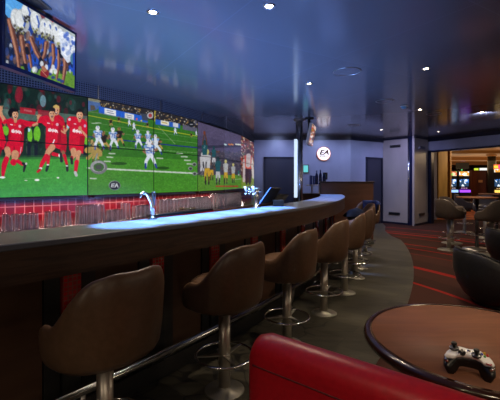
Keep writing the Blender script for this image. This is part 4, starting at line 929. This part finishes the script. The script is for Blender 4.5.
slab('customer_screen', [scr(273, 203.5, d + .1), scr(279.5, 193.5, d + .18), scr(289, 194.5, d + .3), scr(283, 203.5, d + .22)], .03, M['black'])

# ------------------------------------------------------------------ blue sheet imitating a reflection on leather, dark garment, at the far stools
def cloth(name, pts_rows, thick, m, label, cat):
    nr, nc = len(pts_rows), len(pts_rows[0]); vs = [p for row in pts_rows for p in row]
    fs = [(j * nc + i, j * nc + i + 1, (j + 1) * nc + i + 1, (j + 1) * nc + i) for j in range(nr - 1) for i in range(nc - 1)]
    o = MB().add(vs, fs, True).build(name, m); md = o.modifiers.new('thickness', 'SOLIDIFY'); md.thickness = thick; sb = o.modifiers.new('smooth', 'SUBSURF'); sb.levels = sb.render_levels = 2
    return tag(o, label, cat)
S8, P8 = stools[8]
def on_shell(s, phi, lift, z):
    e = 2.35; W = .265; c, s_ = math.cos(phi), math.sin(phi); rr = 1 / ((abs(c) ** e + abs(s_) ** e) ** (1 / e)); v = Vector((W * (1 + lift) * rr * s_, -W * .93 * (1 + lift) * rr * c, 0))
    v.rotate(s.rotation_euler); return Vector((s.location.x, s.location.y, 0)) + v + Vector((0, 0, z))
rows = []
for lift, zf in ((.07, .79), (.075, .92), (.05, .996), (-.08, 1.008), (-.22, .98), (-.26, .86), (-.28, .77)):
    row = []
    for ph in np.linspace(-1.0, .7, 9):
        hb = math.degrees(abs(ph)); top = .981 + (.765 - .981) * smooth(36, 98, hb)
        row.append(on_shell(S8, ph, lift + .01 * math.sin(ph * 9), zf - (.99 - top) * (1 if zf > .9 else .4) + .008 * math.sin(ph * 7 + lift * 30)))
    rows.append(row)
cloth('sheen', rows, .012, M['blue_sheen'], 'blue sheet imitating a reflection on the back of a stool near the partition', 'sheen')
# dark coat heaped on the seat of the last but one stool
sx_, sy_ = stools[7][0].location.x, stools[7][0].location.y; rows = []
for j in range(8):
    rows.append([Vector((sx_ - .28 + .057 * i, sy_ - .17 + .045 * j, .752 + .15 * math.sin(PI * i / 7) ** .6 * math.sin(PI * j / 7) ** .6 + .02 * math.sin(i * 2.1 + j * 1.3))) for i in range(8)])
cloth('coat', rows, .02, M['dark_cloth'], 'dark coat heaped on the seat of a stool near the far end of the bar', 'coat')

# ------------------------------------------------------------------ round table, controller, sofa
TC = (.97, 1.57); TR_, TZ = .466, .70
r = empty('round_table', (TC[0], TC[1], 0), 'round brown wooden table with dark rounded rim beside the red sofa', 'table')
MB().lathe([(.001, TZ - .03), (TR_ - .035, TZ - .03), (TR_ - .03, TZ - .001), (.001, TZ)], (TC[0], TC[1], 0), 96).build('tabletop', M['wood_table'], r)
MB().lathe([(TR_ - .034, TZ - .04), (TR_ - .012, TZ - .04), (TR_ - .002, TZ - .03), (TR_, TZ - .018), (TR_ - .004, TZ - .006), (TR_ - .014, TZ + .0005), (TR_ - .034, TZ + .001)], (TC[0], TC[1], 0), 96, close=True).build('rim', M['wood_rim'], r)
MB().lathe([(.035, .02), (.035, TZ - .03)], (TC[0], TC[1], .004), 24).build('pedestal', M['steel'], r); MB().lathe([(.24, 0), (.24, .01), (.05, .03), (.035, .035)], (TC[0], TC[1], .004), 40).build('base_plate', M['steel'], r)

def controller():
    c = up(468.8, 367, TZ + .02); ax = Vector((1, 0, 0)); 
    r = empty('game_controller', (c.x, c.y, TZ + .002), 'white and black game controller lying on the round wooden table', 'game controller', rz=0)
    # outline of a two-grip pad in its own plane; u right, v away
    half = [(0, .030), (.018, .034), (.036, .038), (.052, .036), (.066, .024), (.076, .004), (.081, -.018), (.080, -.038), (.072, -.050), (.061, -.048), (.050, -.034), (.038, -.020), (.022, -.013), (0, -.012)]
    out = half + [(-x, y) for x, y in reversed(half[1:-1])]
    rz = Matrix.Rotation(math.radians(-30), 4, 'Z') @ Matrix.Rotation(math.radians(10), 4, 'X') @ Matrix.Diagonal((.94, .94, 1.3, 1.0))
    T = Matrix.Translation((c.x, c.y, TZ + .009)) @ rz
    def body(z_and_k, name, m, outl=out, c0=(0, .004)):
        n = len(outl); vs = []; 
        for z, k in z_and_k: vs += [(c0[0] + (x - c0[0]) * k, c0[1] + (y - c0[1]) * k, z + .010 * (0 if y > -.02 else -min(1, (-.02 - y) / .03)) + .006 * (abs(x) < .04)) for x, y in outl]
        fs = [tuple(reversed(range(n))), tuple((len(z_and_k) - 1) * n + i for i in range(n))]
        for j in range(len(z_and_k) - 1): fs += [(j * n + i, j * n + (i + 1) % n, (j + 1) * n + (i + 1) % n, (j + 1) * n + i) for i in range(n)]
        o = MB().add(vs, fs, True).build(name, m, r, xf=T); 
        return o
    body([(.006, .80), (.010, .93), (.022, 1.02), (.034, 1.0)], 'lower_shell', M['black'])
    wo = [(x * (1.0 if y > -.02 else .985), max(y, -.024)) for x, y in out]
    body([(.034, .99), (.040, .965), (.044, .88), (.045, .7)], 'upper_shell', M['white'], wo)
    def stick(x, y, m=M['black']):
        so = MB().lathe([(.0155, .047), (.0165, .051), (.0145, .053)], (x, y, 0), 20).build('stick_socket', M['dark_steel'], r, xf=T)
        MB().lathe([(.005, .052), (.005, .060), (.0095, .061), (.0105, .065), (.008, .067), (.001, .0655)], (x, y, 0), 20).build('thumbstick', m, so, xf=T)
    stick(-.048, .016); stick(.024, -.004)
    dsc = MB().lathe([(.0125, .046), (.013, .051), (.001, .0515)], (-.022, -.004, 0), 20).build('direction_disc', M['black'], r, xf=T)
    MB().box(-.033, -.011, -.0075, -.0005, .0515, .055).box(-.0255, -.0185, -.015, .007, .0515, .055).build('direction_pad', M['black'], dsc, xf=T)
    for x, y, cc in ((.050, .025, (210, 170, 30)), (.059, .015, (190, 30, 26)), (.050, .006, (40, 140, 50)), (.041, .016, (40, 60, 170))):
        MB().lathe([(.0042, .044), (.0042, .049), (.001, .0505)], (x, y, 0), 14).build('face_button', mat('button', srgb(*cc), .2), r, xf=T)
    MB().lathe([(.007, .048), (.007, .051), (.001, .052)], (0, .014, 0), 20).build('guide_button', M['chrome'], r, xf=T)
    for x in (-.013, .013): MB().lathe([(.003, .048), (.003, .051), (.001, .0515)], (x, .012, 0), 12).build('small_button', M['steel'], r, xf=T)
    mr = mat('red_mark', srgb(190, 30, 50), .4)
    mb = MB()
    for a, b in (((.052, -.022), (.060, -.012)), ((.060, -.012), (.070, -.024)), ((.054, -.024), (.068, -.028)), ((.050, -.012), (.058, -.008))):
        mb.tube([(a[0], a[1], .0405), (b[0], b[1], .0405)], .0016, 6)
    mb.build('emblem', mr, r, xf=T)
    for s in (-1, 1):
        MB().tube([(s * .05, .036, .036), (s * .035, .042, .036), (s * .026, .041, .036)], [.005, .006, .004], 8).build('shoulder_button', M['chrome'], r, xf=T)
        MB().tube([(s * .079, -.015, .034), (s * .074, -.034, .033), (s * .066, -.043, .033)], [.003, .005, .004], 8).build('grip_trim', M['chrome'], r, xf=T)
controller()

# red sofa, seen from behind
A = Vector((-.008, 1.185, 0)); dirn = Vector((.78, -.626, 0)); dirn.z = 0; dirn.normalize(); nb = Vector((-dirn.y, dirn.x, 0))   # nb points to the table
if nb.y < 0: nb = -nb
sofa = empty('sofa', tuple(A + dirn * .75), 'red leather sofa seen from behind in front of the round table', 'sofa')
def loft(name, w0, w1, prof, m, rows=24, rr=.05, parent=sofa):
    """profile [(depth, z)] extruded along the sofa with rounded ends"""
    vs = []; n = len(prof); cxm = sum(p[0] for p in prof) / n; cz = min(p[1] for p in prof)
    ss = [w0, w0 + rr * .1, w0 + rr * .35, w0 + rr] + list(np.linspace(w0 + rr * 1.5, w1 - rr * 1.5, rows)) + [w1 - rr, w1 - rr * .35, w1 - rr * .1, w1]
    for s_ in ss:
        e = min(s_ - w0, w1 - s_); k = 1.0 if e >= rr else math.sqrt(max(0, 1 - (1 - e / rr) ** 2)); ins = rr * (1 - k)
        for a, z in prof:
            da = a - cxm; aa = cxm + math.copysign(max(abs(da) - ins * .5, 0), da); zz = max(cz, z - ins * smooth(.0, 1, (z - cz) / (max(p[1] for p in prof) - cz)))
            vs.append(A + dirn * s_ + nb * aa + Vector((0, 0, zz)))
    fs = [tuple(range(n)), tuple(reversed([(len(ss) - 1) * n + i for i in range(n)]))]
    for j in range(len(ss) - 1): fs += [(j * n + i, j * n + (i + 1) % n, (j + 1) * n + (i + 1) % n, (j + 1) * n + i) for i in range(n)]
    return MB().add(vs, fs, True).build(name, m, parent)
ZS = .88
bp = [(.0, .05), (-.01, .4), (-.012, ZS - .07)] + [(.045 - .057 * math.cos(a), ZS - .055 + .055 * math.sin(a)) for a in np.linspace(0.15, PI - .15, 10)] + [(.11, ZS - .07), (.13, .45), (.13, .05)]
bkr = loft('backrest', 0, 1.5, bp, M['leather_red'])
loft('seat', .02, 1.48, [(.13, .1), (.13, .40), (.15, .43), (.36, .44), (.43, .42), (.45, .38), (.45, .1)], M['leather_red'])
mb = MB(); mb.tube([A + dirn * s_ + nb * -.0125 + Vector((0, 0, ZS - .085)) for s_ in np.linspace(.03, 1.47, 40)], .0022, 6); mb.build('seam', M['stitch'], bkr)
for s_ in (.08, 1.42):
    for q in (.03, .4): MB().lathe([(.02, 0), (.02, .1)], A + dirn * s_ + nb * q + Vector((0, 0, .004)), 12).build('leg', M['black'], sofa)

# ------------------------------------------------------------------ black tub armchairs
def tub(loc, rz, label, k=1.0):
    r = empty('armchair', (0, 0, 0), label, 'armchair', 'black leather tub armchairs')
    N = 56; W = .42
    def h(ph): b = math.degrees(abs(ph)); return .625 - .19 * smooth(28, 112, b) - .05 * smooth(100, 150, b)
    outs = [(.0, .48), (.03, .58), (.14, .75), (.33, .91), (.58, .995), (.8, 1.0), (.93, .98)]; rings = []
    def ring(f, kk, z0=.03):
        return [(W * kk * math.sin(p_) * 1.02, -W * kk * math.cos(p_) * .98, z0 + (h(p_) - z0) * f) for p_ in [-PI + 2 * PI * (i + .5) / N for i in range(N)]]
    for f, kk in outs: rings.append(ring(f, kk))
    rings.append(ring(1.0, .92)); rings.append(ring(.985, .87))
    rings.append(ring(.85, .83)); rings.append([(x, y, max(z, .28)) for x, y, z in ring(.55, .78)]); rings.append([(x * .95, y * .95, .26) for x, y, z in ring(.5, .8)])
    vs = [v for rg in rings for v in rg]; fs = []
    for j in range(len(rings) - 1): fs += [(j * N + i, j * N + (i + 1) % N, (j + 1) * N + (i + 1) % N, (j + 1) * N + i) for i in range(N)]
    fs.append(tuple(reversed(range(N)))); fs.append(tuple((len(rings) - 1) * N + i for i in range(N)))
    tsh = MB().add(vs, fs, True).build('tub_shell', M['leather_black'], r)
    MB().lathe([(.27, .26), (.29, .29), (.285, .32), (.25, .34), (.001, .345)], (0, .02, 0), 40).build('seat_cushion', M['leather_black'], r)
    mb = MB(); mb.tube([v for v in [(x * 1.004, y * 1.004, z) for x, y, z in ring(.985, .945)]], .005, 6, True); mb.build('piping', M['black'], tsh)
    MB().lathe([(.2, 0), (.2, .03)], (0, 0, 0), 32).build('base', M['black'], r)
    r.location = loc; r.rotation_euler = (0, 0, rz); return r
tub((2.72, 4.1, 0), math.radians(-92), 'large black tub armchair behind the round table at the right edge')
tub((4.2, 5.85, 0), math.radians(-95), 'black tub armchair partly hidden behind the larger one at the right edge')

# ------------------------------------------------------------------ high tables and stools at the right
def pub_table(x, y, r_, label, rz=0):
    r = empty('high_table', (x, y, 0), label, 'table', 'round high tables on the carpet')
    MB().lathe([(.001, 1.02), (r_ - .02, 1.02), (r_, 1.03), (r_, 1.045), (r_ - .01, 1.05), (.001, 1.05)], (x, y, 0), 48).build('tabletop', M['wood_table'], r)
    MB().lathe([(.03, .02), (.03, 1.02)], (x, y, 0), 20).build('pole', M['dark_steel'], r); MB().lathe([(.27, 0), (.27, .012), (.06, .03), (.04, .04)], (x, y, 0), 40).build('base_plate', M['steel'], r)
    MB().tube([(x + .2 * math.cos(a), y + .2 * math.sin(a), .3) for a in np.linspace(0, 2 * PI, 32, endpoint=False)], .009, 8, True).build('foot_ring', M['chrome'], r)
    for a in (0, 2.1, 4.2): MB().tube([(x + .03 * math.cos(a), y + .03 * math.sin(a), .3), (x + .2 * math.cos(a), y + .2 * math.sin(a), .3)], .007, 6).build('spoke', M['chrome'], r)
def gx(x, d): return (x - 250) / FPX * d
pub_table(gx(477, 7.45), 7.45, .37, 'nearest round high wooden table, left of the grey stool facing away')
pub_table(gx(497, 9.3), 9.3, .4, 'second round high wooden table, farther back at the right edge')
st2 = make_stool('high_stool', M['leather_grey'], 'x', 'taupe leather high stools on the carpet', .21, .07, .96)
hs = [(449, 7.35, -80, 'taupe high stool left of the nearest high table, seen from the side'), (452, 8.15, -150, 'taupe high stool just behind the one left of the nearest high table'),
      (464.5, 9.9, -110, 'taupe high stool farthest back, in front of the slot machines'), (491.5, 6.85, 20, 'taupe high stool right of the nearest high table, its back to the camera'),
      (485, 8.9, 150, 'taupe high stool between the two high tables')]
for i, (x, d, az, lab) in enumerate(hs):
    s = st2 if i == 0 else copy_tree(st2); s.location = (gx(x, d), d, 0); s.rotation_euler = (0, 0, math.radians(az)); s['label'] = lab

# ------------------------------------------------------------------ casino room beyond the opening
mgold = noisy('casino_ceiling', srgb(120, 84, 44), srgb(176, 128, 66), (1.2, .6, 1), .3, 0, 4); mcf = noisy('casino_carpet', srgb(96, 44, 22), srgb(160, 86, 40), (2, 2, 2), .9, 0, 3)
struct(MB().prism([(5.9, 12.3), (8.8, 6.6), (24, 6.6), (30, 34), (5.9, 34)], -.12, -.001).build('floor', mcf)); struct(MB().prism([(6.0, 12.3), (8.9, 6.6), (24, 6.6), (30, 34), (5.9, 34)], 2.62, 2.7).build('ceiling', mgold))
struct(MB().box(5.5, 30, 33, 33.2, 0, 2.7).build('wall_casino_back', noisy('casino_wall', srgb(70, 40, 24), srgb(110, 66, 36), (1, 1, 2), .5)))
struct(MB().box(5.82, 5.95, 13.0, 33, 0, 2.7).build('wall_casino_left', mat('casino_side_wall', srgb(96, 78, 50), .5)))
struct(MB().box(24, 24.2, 6.6, 33, 0, 2.7).build('wall_casino_right', mat('casino_side_wall2', srgb(96, 70, 46), .5)))
a0, a1 = gx(438.5, 13.8), gx(447.5, 13.8)
struct(MB().box(a0, a1, 13.8, 14.0, 0, 2.62).build('wall_gold', noisy('gold_panel', srgb(150, 118, 56), srgb(176, 140, 70), (6, 6, 1), .45)))
struct(MB().box(gx(434, 13.2), gx(437, 13.2), 13.2, 13.4, 0, 2.62).build('trim_30', M['wall_warm'])); struct(MB().box(gx(448, 13.9), gx(449.4, 13.9), 13.75, 13.95, 0, 2.62).build('trim_31', mat('amber_post', srgb(170, 120, 50), .4)))
# ceiling bulkheads give the stepped gold ceiling
for k, (y, z, c_) in enumerate(((15.2, 2.5, (130, 92, 44)), (19.5, 2.46, (150, 106, 52)), (24.0, 2.42, (112, 76, 40)))):
    struct(MB().box(5.96, 23.9, y, y + .5, z, 2.62).build('trim_%d' % (40 + k), mat('bulkhead', srgb(*c_), .35)))
for k in range(3):
    x, y = [(9.2, 17.8), (12.4, 17.6), (10.2, 22.0)][k]
    tag(MB().lathe([(.16, 0), (.15, .02)], (x, y, 2.6), 20).build('ceiling_lamp', mat('warm_lamp', (1, 1, 1, 1), .5, emit=(1, .75, .4, 1), estr=5)), ['round warm ceiling lamp above the slot machines', 'round warm ceiling lamp beside the black casino column', 'round warm ceiling lamp deep in the casino'][k], 'lamp', 'ceiling lamps in the casino')
mcol = noisy('black_marble', srgb(24, 28, 26), srgb(54, 62, 56), (6, 6, 6), .2)
r = empty('casino_column', (gx(491.7, 17), 17, 0), 'black marble column standing in the casino', 'column')
MB().lathe([(.17, .12), (.17, 2.5)], (gx(491.7, 17), 17, 0), 32).build('shaft', mcol, r); MB().lathe([(.2, 0), (.2, .12)], (gx(491.7, 17), 17, 0), 32).build('base', M['steel'], r); MB().lathe([(.2, 2.5), (.24, 2.62)], (gx(491.7, 17), 17, 0), 32).build('capital', mgold, r)
mem = {}
def emat(c_, s_=1.0):
    if c_ not in mem: mem[c_] = mat('lit_panel', (.02, .02, .02, 1), .3, emit=srgb(*c_), estr=s_)
    return mem[c_]
def reel_mat(a_, b_, c_):
    m = mat('reel_screen', (.02, .02, .02, 1), .3); N, L, p = nodes(m); tc = N.new('ShaderNodeTexCoord'); v = N.new('ShaderNodeTexVoronoi'); v.inputs['Scale'].default_value = 9
    cr = N.new('ShaderNodeValToRGB'); cr.color_ramp.interpolation = 'CONSTANT'; e = cr.color_ramp.elements; e[0].color = a_; e[1].color = b_; e[1].position = .45; e.new(.7).color = c_
    L.new(tc.outputs['Object'], v.inputs[0]); s_ = N.new('ShaderNodeSeparateColor'); L.new(v.outputs['Color'], s_.inputs[0]); L.new(s_.outputs[0], cr.inputs[0]); L.new(cr.outputs[0], p.inputs['Emission Color']); p.inputs['Emission Strength'].default_value = 1.5; return m
RM = [reel_mat(srgb(220, 200, 160), srgb(190, 90, 60), srgb(120, 200, 90)), reel_mat(srgb(30, 60, 90), srgb(210, 220, 230), srgb(60, 120, 200)), reel_mat(srgb(230, 220, 190), srgb(220, 150, 60), srgb(240, 240, 250))]
def slot(x0, x1, d, label, topz=1.83, btn=(120, 90, 240), var=0, head=False):
    xa, xb = gx(x0, d), gx(x1, d); w = xb - xa; c_ = (xa + xb) / 2
    r = empty('slot_machine', (c_, d + .25, 0), label, 'slot machine', 'slot machines in the casino')
    MB().prism([(xa, d), (xb, d), (xb, d + .5), (xa, d + .5)], 0, .82).build('base_cabinet', M['black'], r)
    MB().box(xa, xb, d + .12, d + .5, .82, topz).build('cabinet', M['black'], r, .01, 1)
    MB().box(xa + .02, xb - .02, d + .105, d + .12, topz - .24, topz - .04).build('top_glass', RM[2] if var else RM[0], r)
    MB().box(xa + .04, xb - .04, d + .105, d + .12, 1.13, 1.45).build('reel_screen', RM[1], r)
    bd = MB().box(xa + .03, xb - .03, d - .03, d + .1, .86, .97).build('button_deck', emat(btn, 1.6), r)
    MB().lathe([(.03, topz), (.03, topz + .07)], (c_, d + .3, 0), 12).build('beacon', emat((90, 210, 120)), r)
    for k in range(3): MB().box(xa + w * (.2 + .22 * k), xa + w * (.34 + .22 * k), d + .09, d + .12, 1.02, 1.07).build('button', M['white'], bd)
    if head: MB().box(xa + .02, xb - .02, d + .1, d + .4, topz + .08, topz + .36).build('topper', M['black_matte'], r)
slot(449.5, 458.6, 16.6, 'left of the two lit slot machines seen through the opening', 1.84, (150, 190, 255))
slot(460.3, 470.9, 16.6, 'right of the two lit slot machines, with violet button deck', 1.84, (160, 70, 240), 1, True)
slot(495.5, 508, 16.2, 'slot machine with bright pink topper behind the black casino column', 2.0, (250, 200, 90), 1)
xa, xb = gx(496, 16), gx(503, 16); o = MB().box(xa, xb, 16.05, 16.15, 1.88, 2.08).build('neon_sign', reel_mat(srgb(255, 60, 120), srgb(255, 200, 60), srgb(255, 120, 40))); tag(o, 'bright pink and orange neon sign above a slot machine at the right edge', 'sign')
r = empty('casino_cabinet', (gx(479, 17.6), 17.7, 0), 'tall reddish brown wooden cabinet in the casino between slots and black column', 'cabinet')
mcab = noisy('mahogany', srgb(66, 30, 18), srgb(88, 44, 26), (4, 4, 1), .35)
MB().box(gx(471.8, 17.6), gx(486.5, 17.6), 17.6, 17.8, 0, 1.84).build('body', mcab, r, .01, 1); MB().box(gx(478.5, 17.6), gx(482.5, 17.6), 17.59, 17.6, 1.3, 1.42).build('panel', mat('tan_panel', srgb(170, 130, 90), .4), r)
MB().box(gx(471.5, 17.6), gx(486.8, 17.6), 17.58, 17.82, 1.84, 1.88).build('cornice', mcab, r)
for x0, x1, y0, y1, c_, lab in ((475, 478.5, 168.2, 170.5, (200, 220, 60), 'small yellow green lit sign deep in the casino'), (480.5, 487, 168, 171, (240, 240, 235), 'white lit sign deep in the casino above the brown cabinet'), (462, 465, 164, 167, (60, 130, 230), 'small blue lit sign deep in the casino')):
    a_, b_ = scr(x0, y0, 24), scr(x1, y1, 24)
    r = tag(MB().box(a_.x, b_.x, 24, 24.1, b_.z, a_.z).build('lit_sign', emat(c_, 1.2)), lab, 'sign')

# ------------------------------------------------------------------ ceiling fittings
dl = [(153, 12), (269, 6), (309, 83.5), (426, 68.5), (420, 109.5), (482, 112), (381.5, 129.5), (438.5, 131.5)]
dlab = ['recessed warm downlight above the video wall, upper left', 'brightest recessed warm downlight at the top centre', 'recessed downlight near the middle of the ceiling, left of the speaker ring', 'recessed warm downlight at the right, above the pub tables',
        'recessed downlight beyond the smoke detector', 'recessed downlight at the far right edge of the ceiling', 'tiny far downlight above the alcove door', 'tiny far downlight above the casino opening']
def spot(name, loc, col, en, size=110, blend=.7, rad=.04, tgt=None):
    l = bpy.data.lights.new(name, 'SPOT'); l.energy = en; l.color = col; l.spot_size = math.radians(size); l.spot_blend = blend; l.shadow_soft_size = rad
    o = bpy.data.objects.new(name, l); COL.objects.link(o); o.location = loc
    if tgt is not None: o.rotation_euler = (Vector(tgt) - Vector(loc)).to_track_quat('-Z', 'Y').to_euler()
    return o
WARM = (1, .78, .52)
DLE = 90
for i, (x, y) in enumerate(dl):
    p = up(x, y, ZC); r = empty('downlight', (p.x, p.y, ZC), dlab[i], 'downlight', 'recessed ceiling downlights')
    MB().lathe([(.032, -.004), (.032, .0), (.05, .0), (.05, -.004), (.045, -.008), (.036, -.008)], (p.x, p.y, ZC), 28, close=True).build('ring', M['steel'], r)
    MB().lathe([(.028, -.002), (.028, -.0005)], (p.x, p.y, ZC), 20).build('lamp', M['led'], r)
    spot('ceiling_spot', (p.x, p.y, ZC - .02), WARM, DLE)
extra = [(2.3, 1.6), (1.3, -.6), (.15, -.55), (-.9, -.5), (3.2, -1.2), (4.4, 2.6), (2.9, 8.6), (6.2, 5.0), (3.0, 6.2), (1.8, 3.2)]  # added spots without fixtures, brightening sofa, stools and floor
for x, y in extra: spot('ceiling_spot', (x, y, ZC - .02), WARM, DLE)
for k, (x, y, rx) in enumerate(((347, 71.5, 14), (385, 101, 9), (434, 113.8, 7), (353.5, 125.3, 6))):
    p = up(x, y, ZC); R_ = rx / FPX * p.y
    r = empty('ceiling_speaker', (p.x, p.y, ZC), ['largest round speaker ring set in the ceiling', 'round speaker ring left of the smoke detector', 'round speaker ring right of the smoke detector', 'small far speaker ring in the ceiling above the partition'][k], 'speaker', 'round speakers flush in the ceiling')
    MB().lathe([(R_ - .012, 0), (R_, 0), (R_, -.004), (R_ - .006, -.008), (R_ - .012, -.004)], (p.x, p.y, ZC), 40, close=True).build('ring', M['steel'], r); MB().lathe([(R_ - .012, -.003), (R_ - .012, -.0005)], (p.x, p.y, ZC), 40, False).build('grille', M['ceiling'], r)
p = up(404, 106.2, ZC); r = empty('smoke_detector', (p.x, p.y, ZC), 'small pale blue smoke detector dome on the ceiling', 'smoke detector')
MB().lathe([(.05, 0), (.05, -.02), (.035, -.045), (.001, -.05)], (p.x, p.y, ZC), 24).build('dome', mat('pale_blue', srgb(120, 180, 215), .3), r); MB().lathe([(.07, 0), (.07, -.008), (.05, -.01)], (p.x, p.y, ZC), 24).build('base', M['white'], r)
p = up(30, 3, ZC); r = empty('ceiling_vent', (p.x, p.y, ZC), 'dark rectangular ceiling vent above the television', 'vent'); MB().box(p.x - .12, p.x + .12, p.y - .09, p.y + .09, ZC - .012, ZC).build('frame', M['dark_steel'], r); MB().box(p.x - .1, p.x + .1, p.y - .07, p.y + .07, ZC - .014, ZC - .012).build('grille', M['black'], r)

# ------------------------------------------------------------------ light
def area(name, loc, tgt, sx, sy, col, en):
    l = bpy.data.lights.new(name, 'AREA'); l.shape = 'RECTANGLE'; l.size = sx; l.size_y = sy; l.color = col; l.energy = en
    o = bpy.data.objects.new(name, l); COL.objects.link(o); o.location = loc; o.rotation_euler = (Vector(tgt) - Vector(loc)).to_track_quat('-Z', 'Y').to_euler(); return o
BLUE = (.25, .42, 1); BW_E = 1750
# added blue spots, no such fixtures, tinting the counter, back wall, header and pillar
for th_ in np.arange(-37.3, -30.3, 1.0):
    p = pt(th_, -.26, ZC - .03); spot('blue_fill', tuple(p), (.17, .42, 1), BW_E * .95, 18, .5, .03, tuple(pt(th_, -.26, ZBAR)))
for th_ in (-25, -22, -19): p = pt(th_, -.24, ZC - .03); spot('blue_fill', tuple(p), BLUE, BW_E * .3, 40, .6, .03, tuple(pt(th_, -.24, ZBAR)))
for x in (.9, 2.3, 3.6): spot('blue_fill', (x, 10.4, ZC - .03), (.45, .55, 1), 75, 140, .8, .06, (x, 11.2, 1.4))
q_ = up(482, 112, ZC); spot('blue_fill', (q_.x, q_.y, ZC - .03), (.55, .62, 1), 80, 150, .8, .04, (7.0, 10.0, 2.2))
spot('blue_fill', (4.3, 10.6, ZC - .03), (.5, .52, 1), 90, 130, .8, .06, (4.9, 11.8, 1.2))
# added upward area lights behind the counter, turning the ceiling blue
for th_ in np.arange(-41, -25, 3.0):
    p = pt(th_, -.62, .95); area('ceiling_fill', tuple(p), tuple(p + Vector((-.15, .1, 1))), .9, .05, (.18, .36, 1), 21)
# warm strip under the ledge below the panels
for i in range(2, 7):
    a, b = Vector((*seam[i], 0)), Vector((*seam[i + 1], 0)); d = (b - a).normalized(); n = Vector((d.y, -d.x, 0)); c = (a + b) / 2 + n * .06
    l = area('warm_strip', (c.x, c.y, ZB - .04), (c.x + n.x * .1, c.y + n.y * .1, ZB - .6), (b - a).length * .9, .03, (1, .84, .74), 7.5)
area('casino_fill', (12, 19, 2.3), (12, 19, 0), 8, 10, (1, .66, .36), 160); area('casino_fill', (13, 19, 1.9), (13, 19, 4), 8, 10, (1, .66, .36), 190); area('casino_fill', (8.6, 12.6, 2.5), (7.2, 14.6, 1.2), 1.2, .6, (1, .7, .42), 40)  # added area lights, brightening the casino ceiling and gold panel

for x_, y_, tx, ty in ((-2.6, -3.45, -2.6, 0), (1.2, -3.45, 1.2, 0), (5.0, -3.45, 5.0, 0), (8.45, .5, 4, .5), (8.45, 4.0, 4, 4.0)): area('warm_fill', (x_, y_, 1.75), (tx, ty, 1.5), .28, 1.1, (1, .8, .58), 13)  # added fill lights out of view, giving poles and shells bright streaks
w = bpy.data.worlds.new('world'); sc.world = w; w.use_nodes = True
w.node_tree.nodes['Background'].inputs[0].default_value = (.2, .22, .3, 1); w.node_tree.nodes['Background'].inputs[1].default_value = .3

# ------------------------------------------------------------------ camera
cam = bpy.data.cameras.new('camera'); co = bpy.data.objects.new('camera', cam); COL.objects.link(co)
co.location = (0, 0, H); co.rotation_euler = (PI / 2, 0, 0); cam.sensor_width = 36; cam.lens = 36 * FPX / 500; cam.shift_y = -(200 - HY) / 500; cam.clip_start = .05; cam.clip_end = 200
sc.camera = co
sc.cycles.transparent_max_bounces = 48
sc.view_settings.view_transform = 'Standard'; sc.view_settings.look = 'None'; sc.view_settings.gamma = 1; sc.view_settings.exposure = 0; sc.view_settings.use_curve_mapping = False
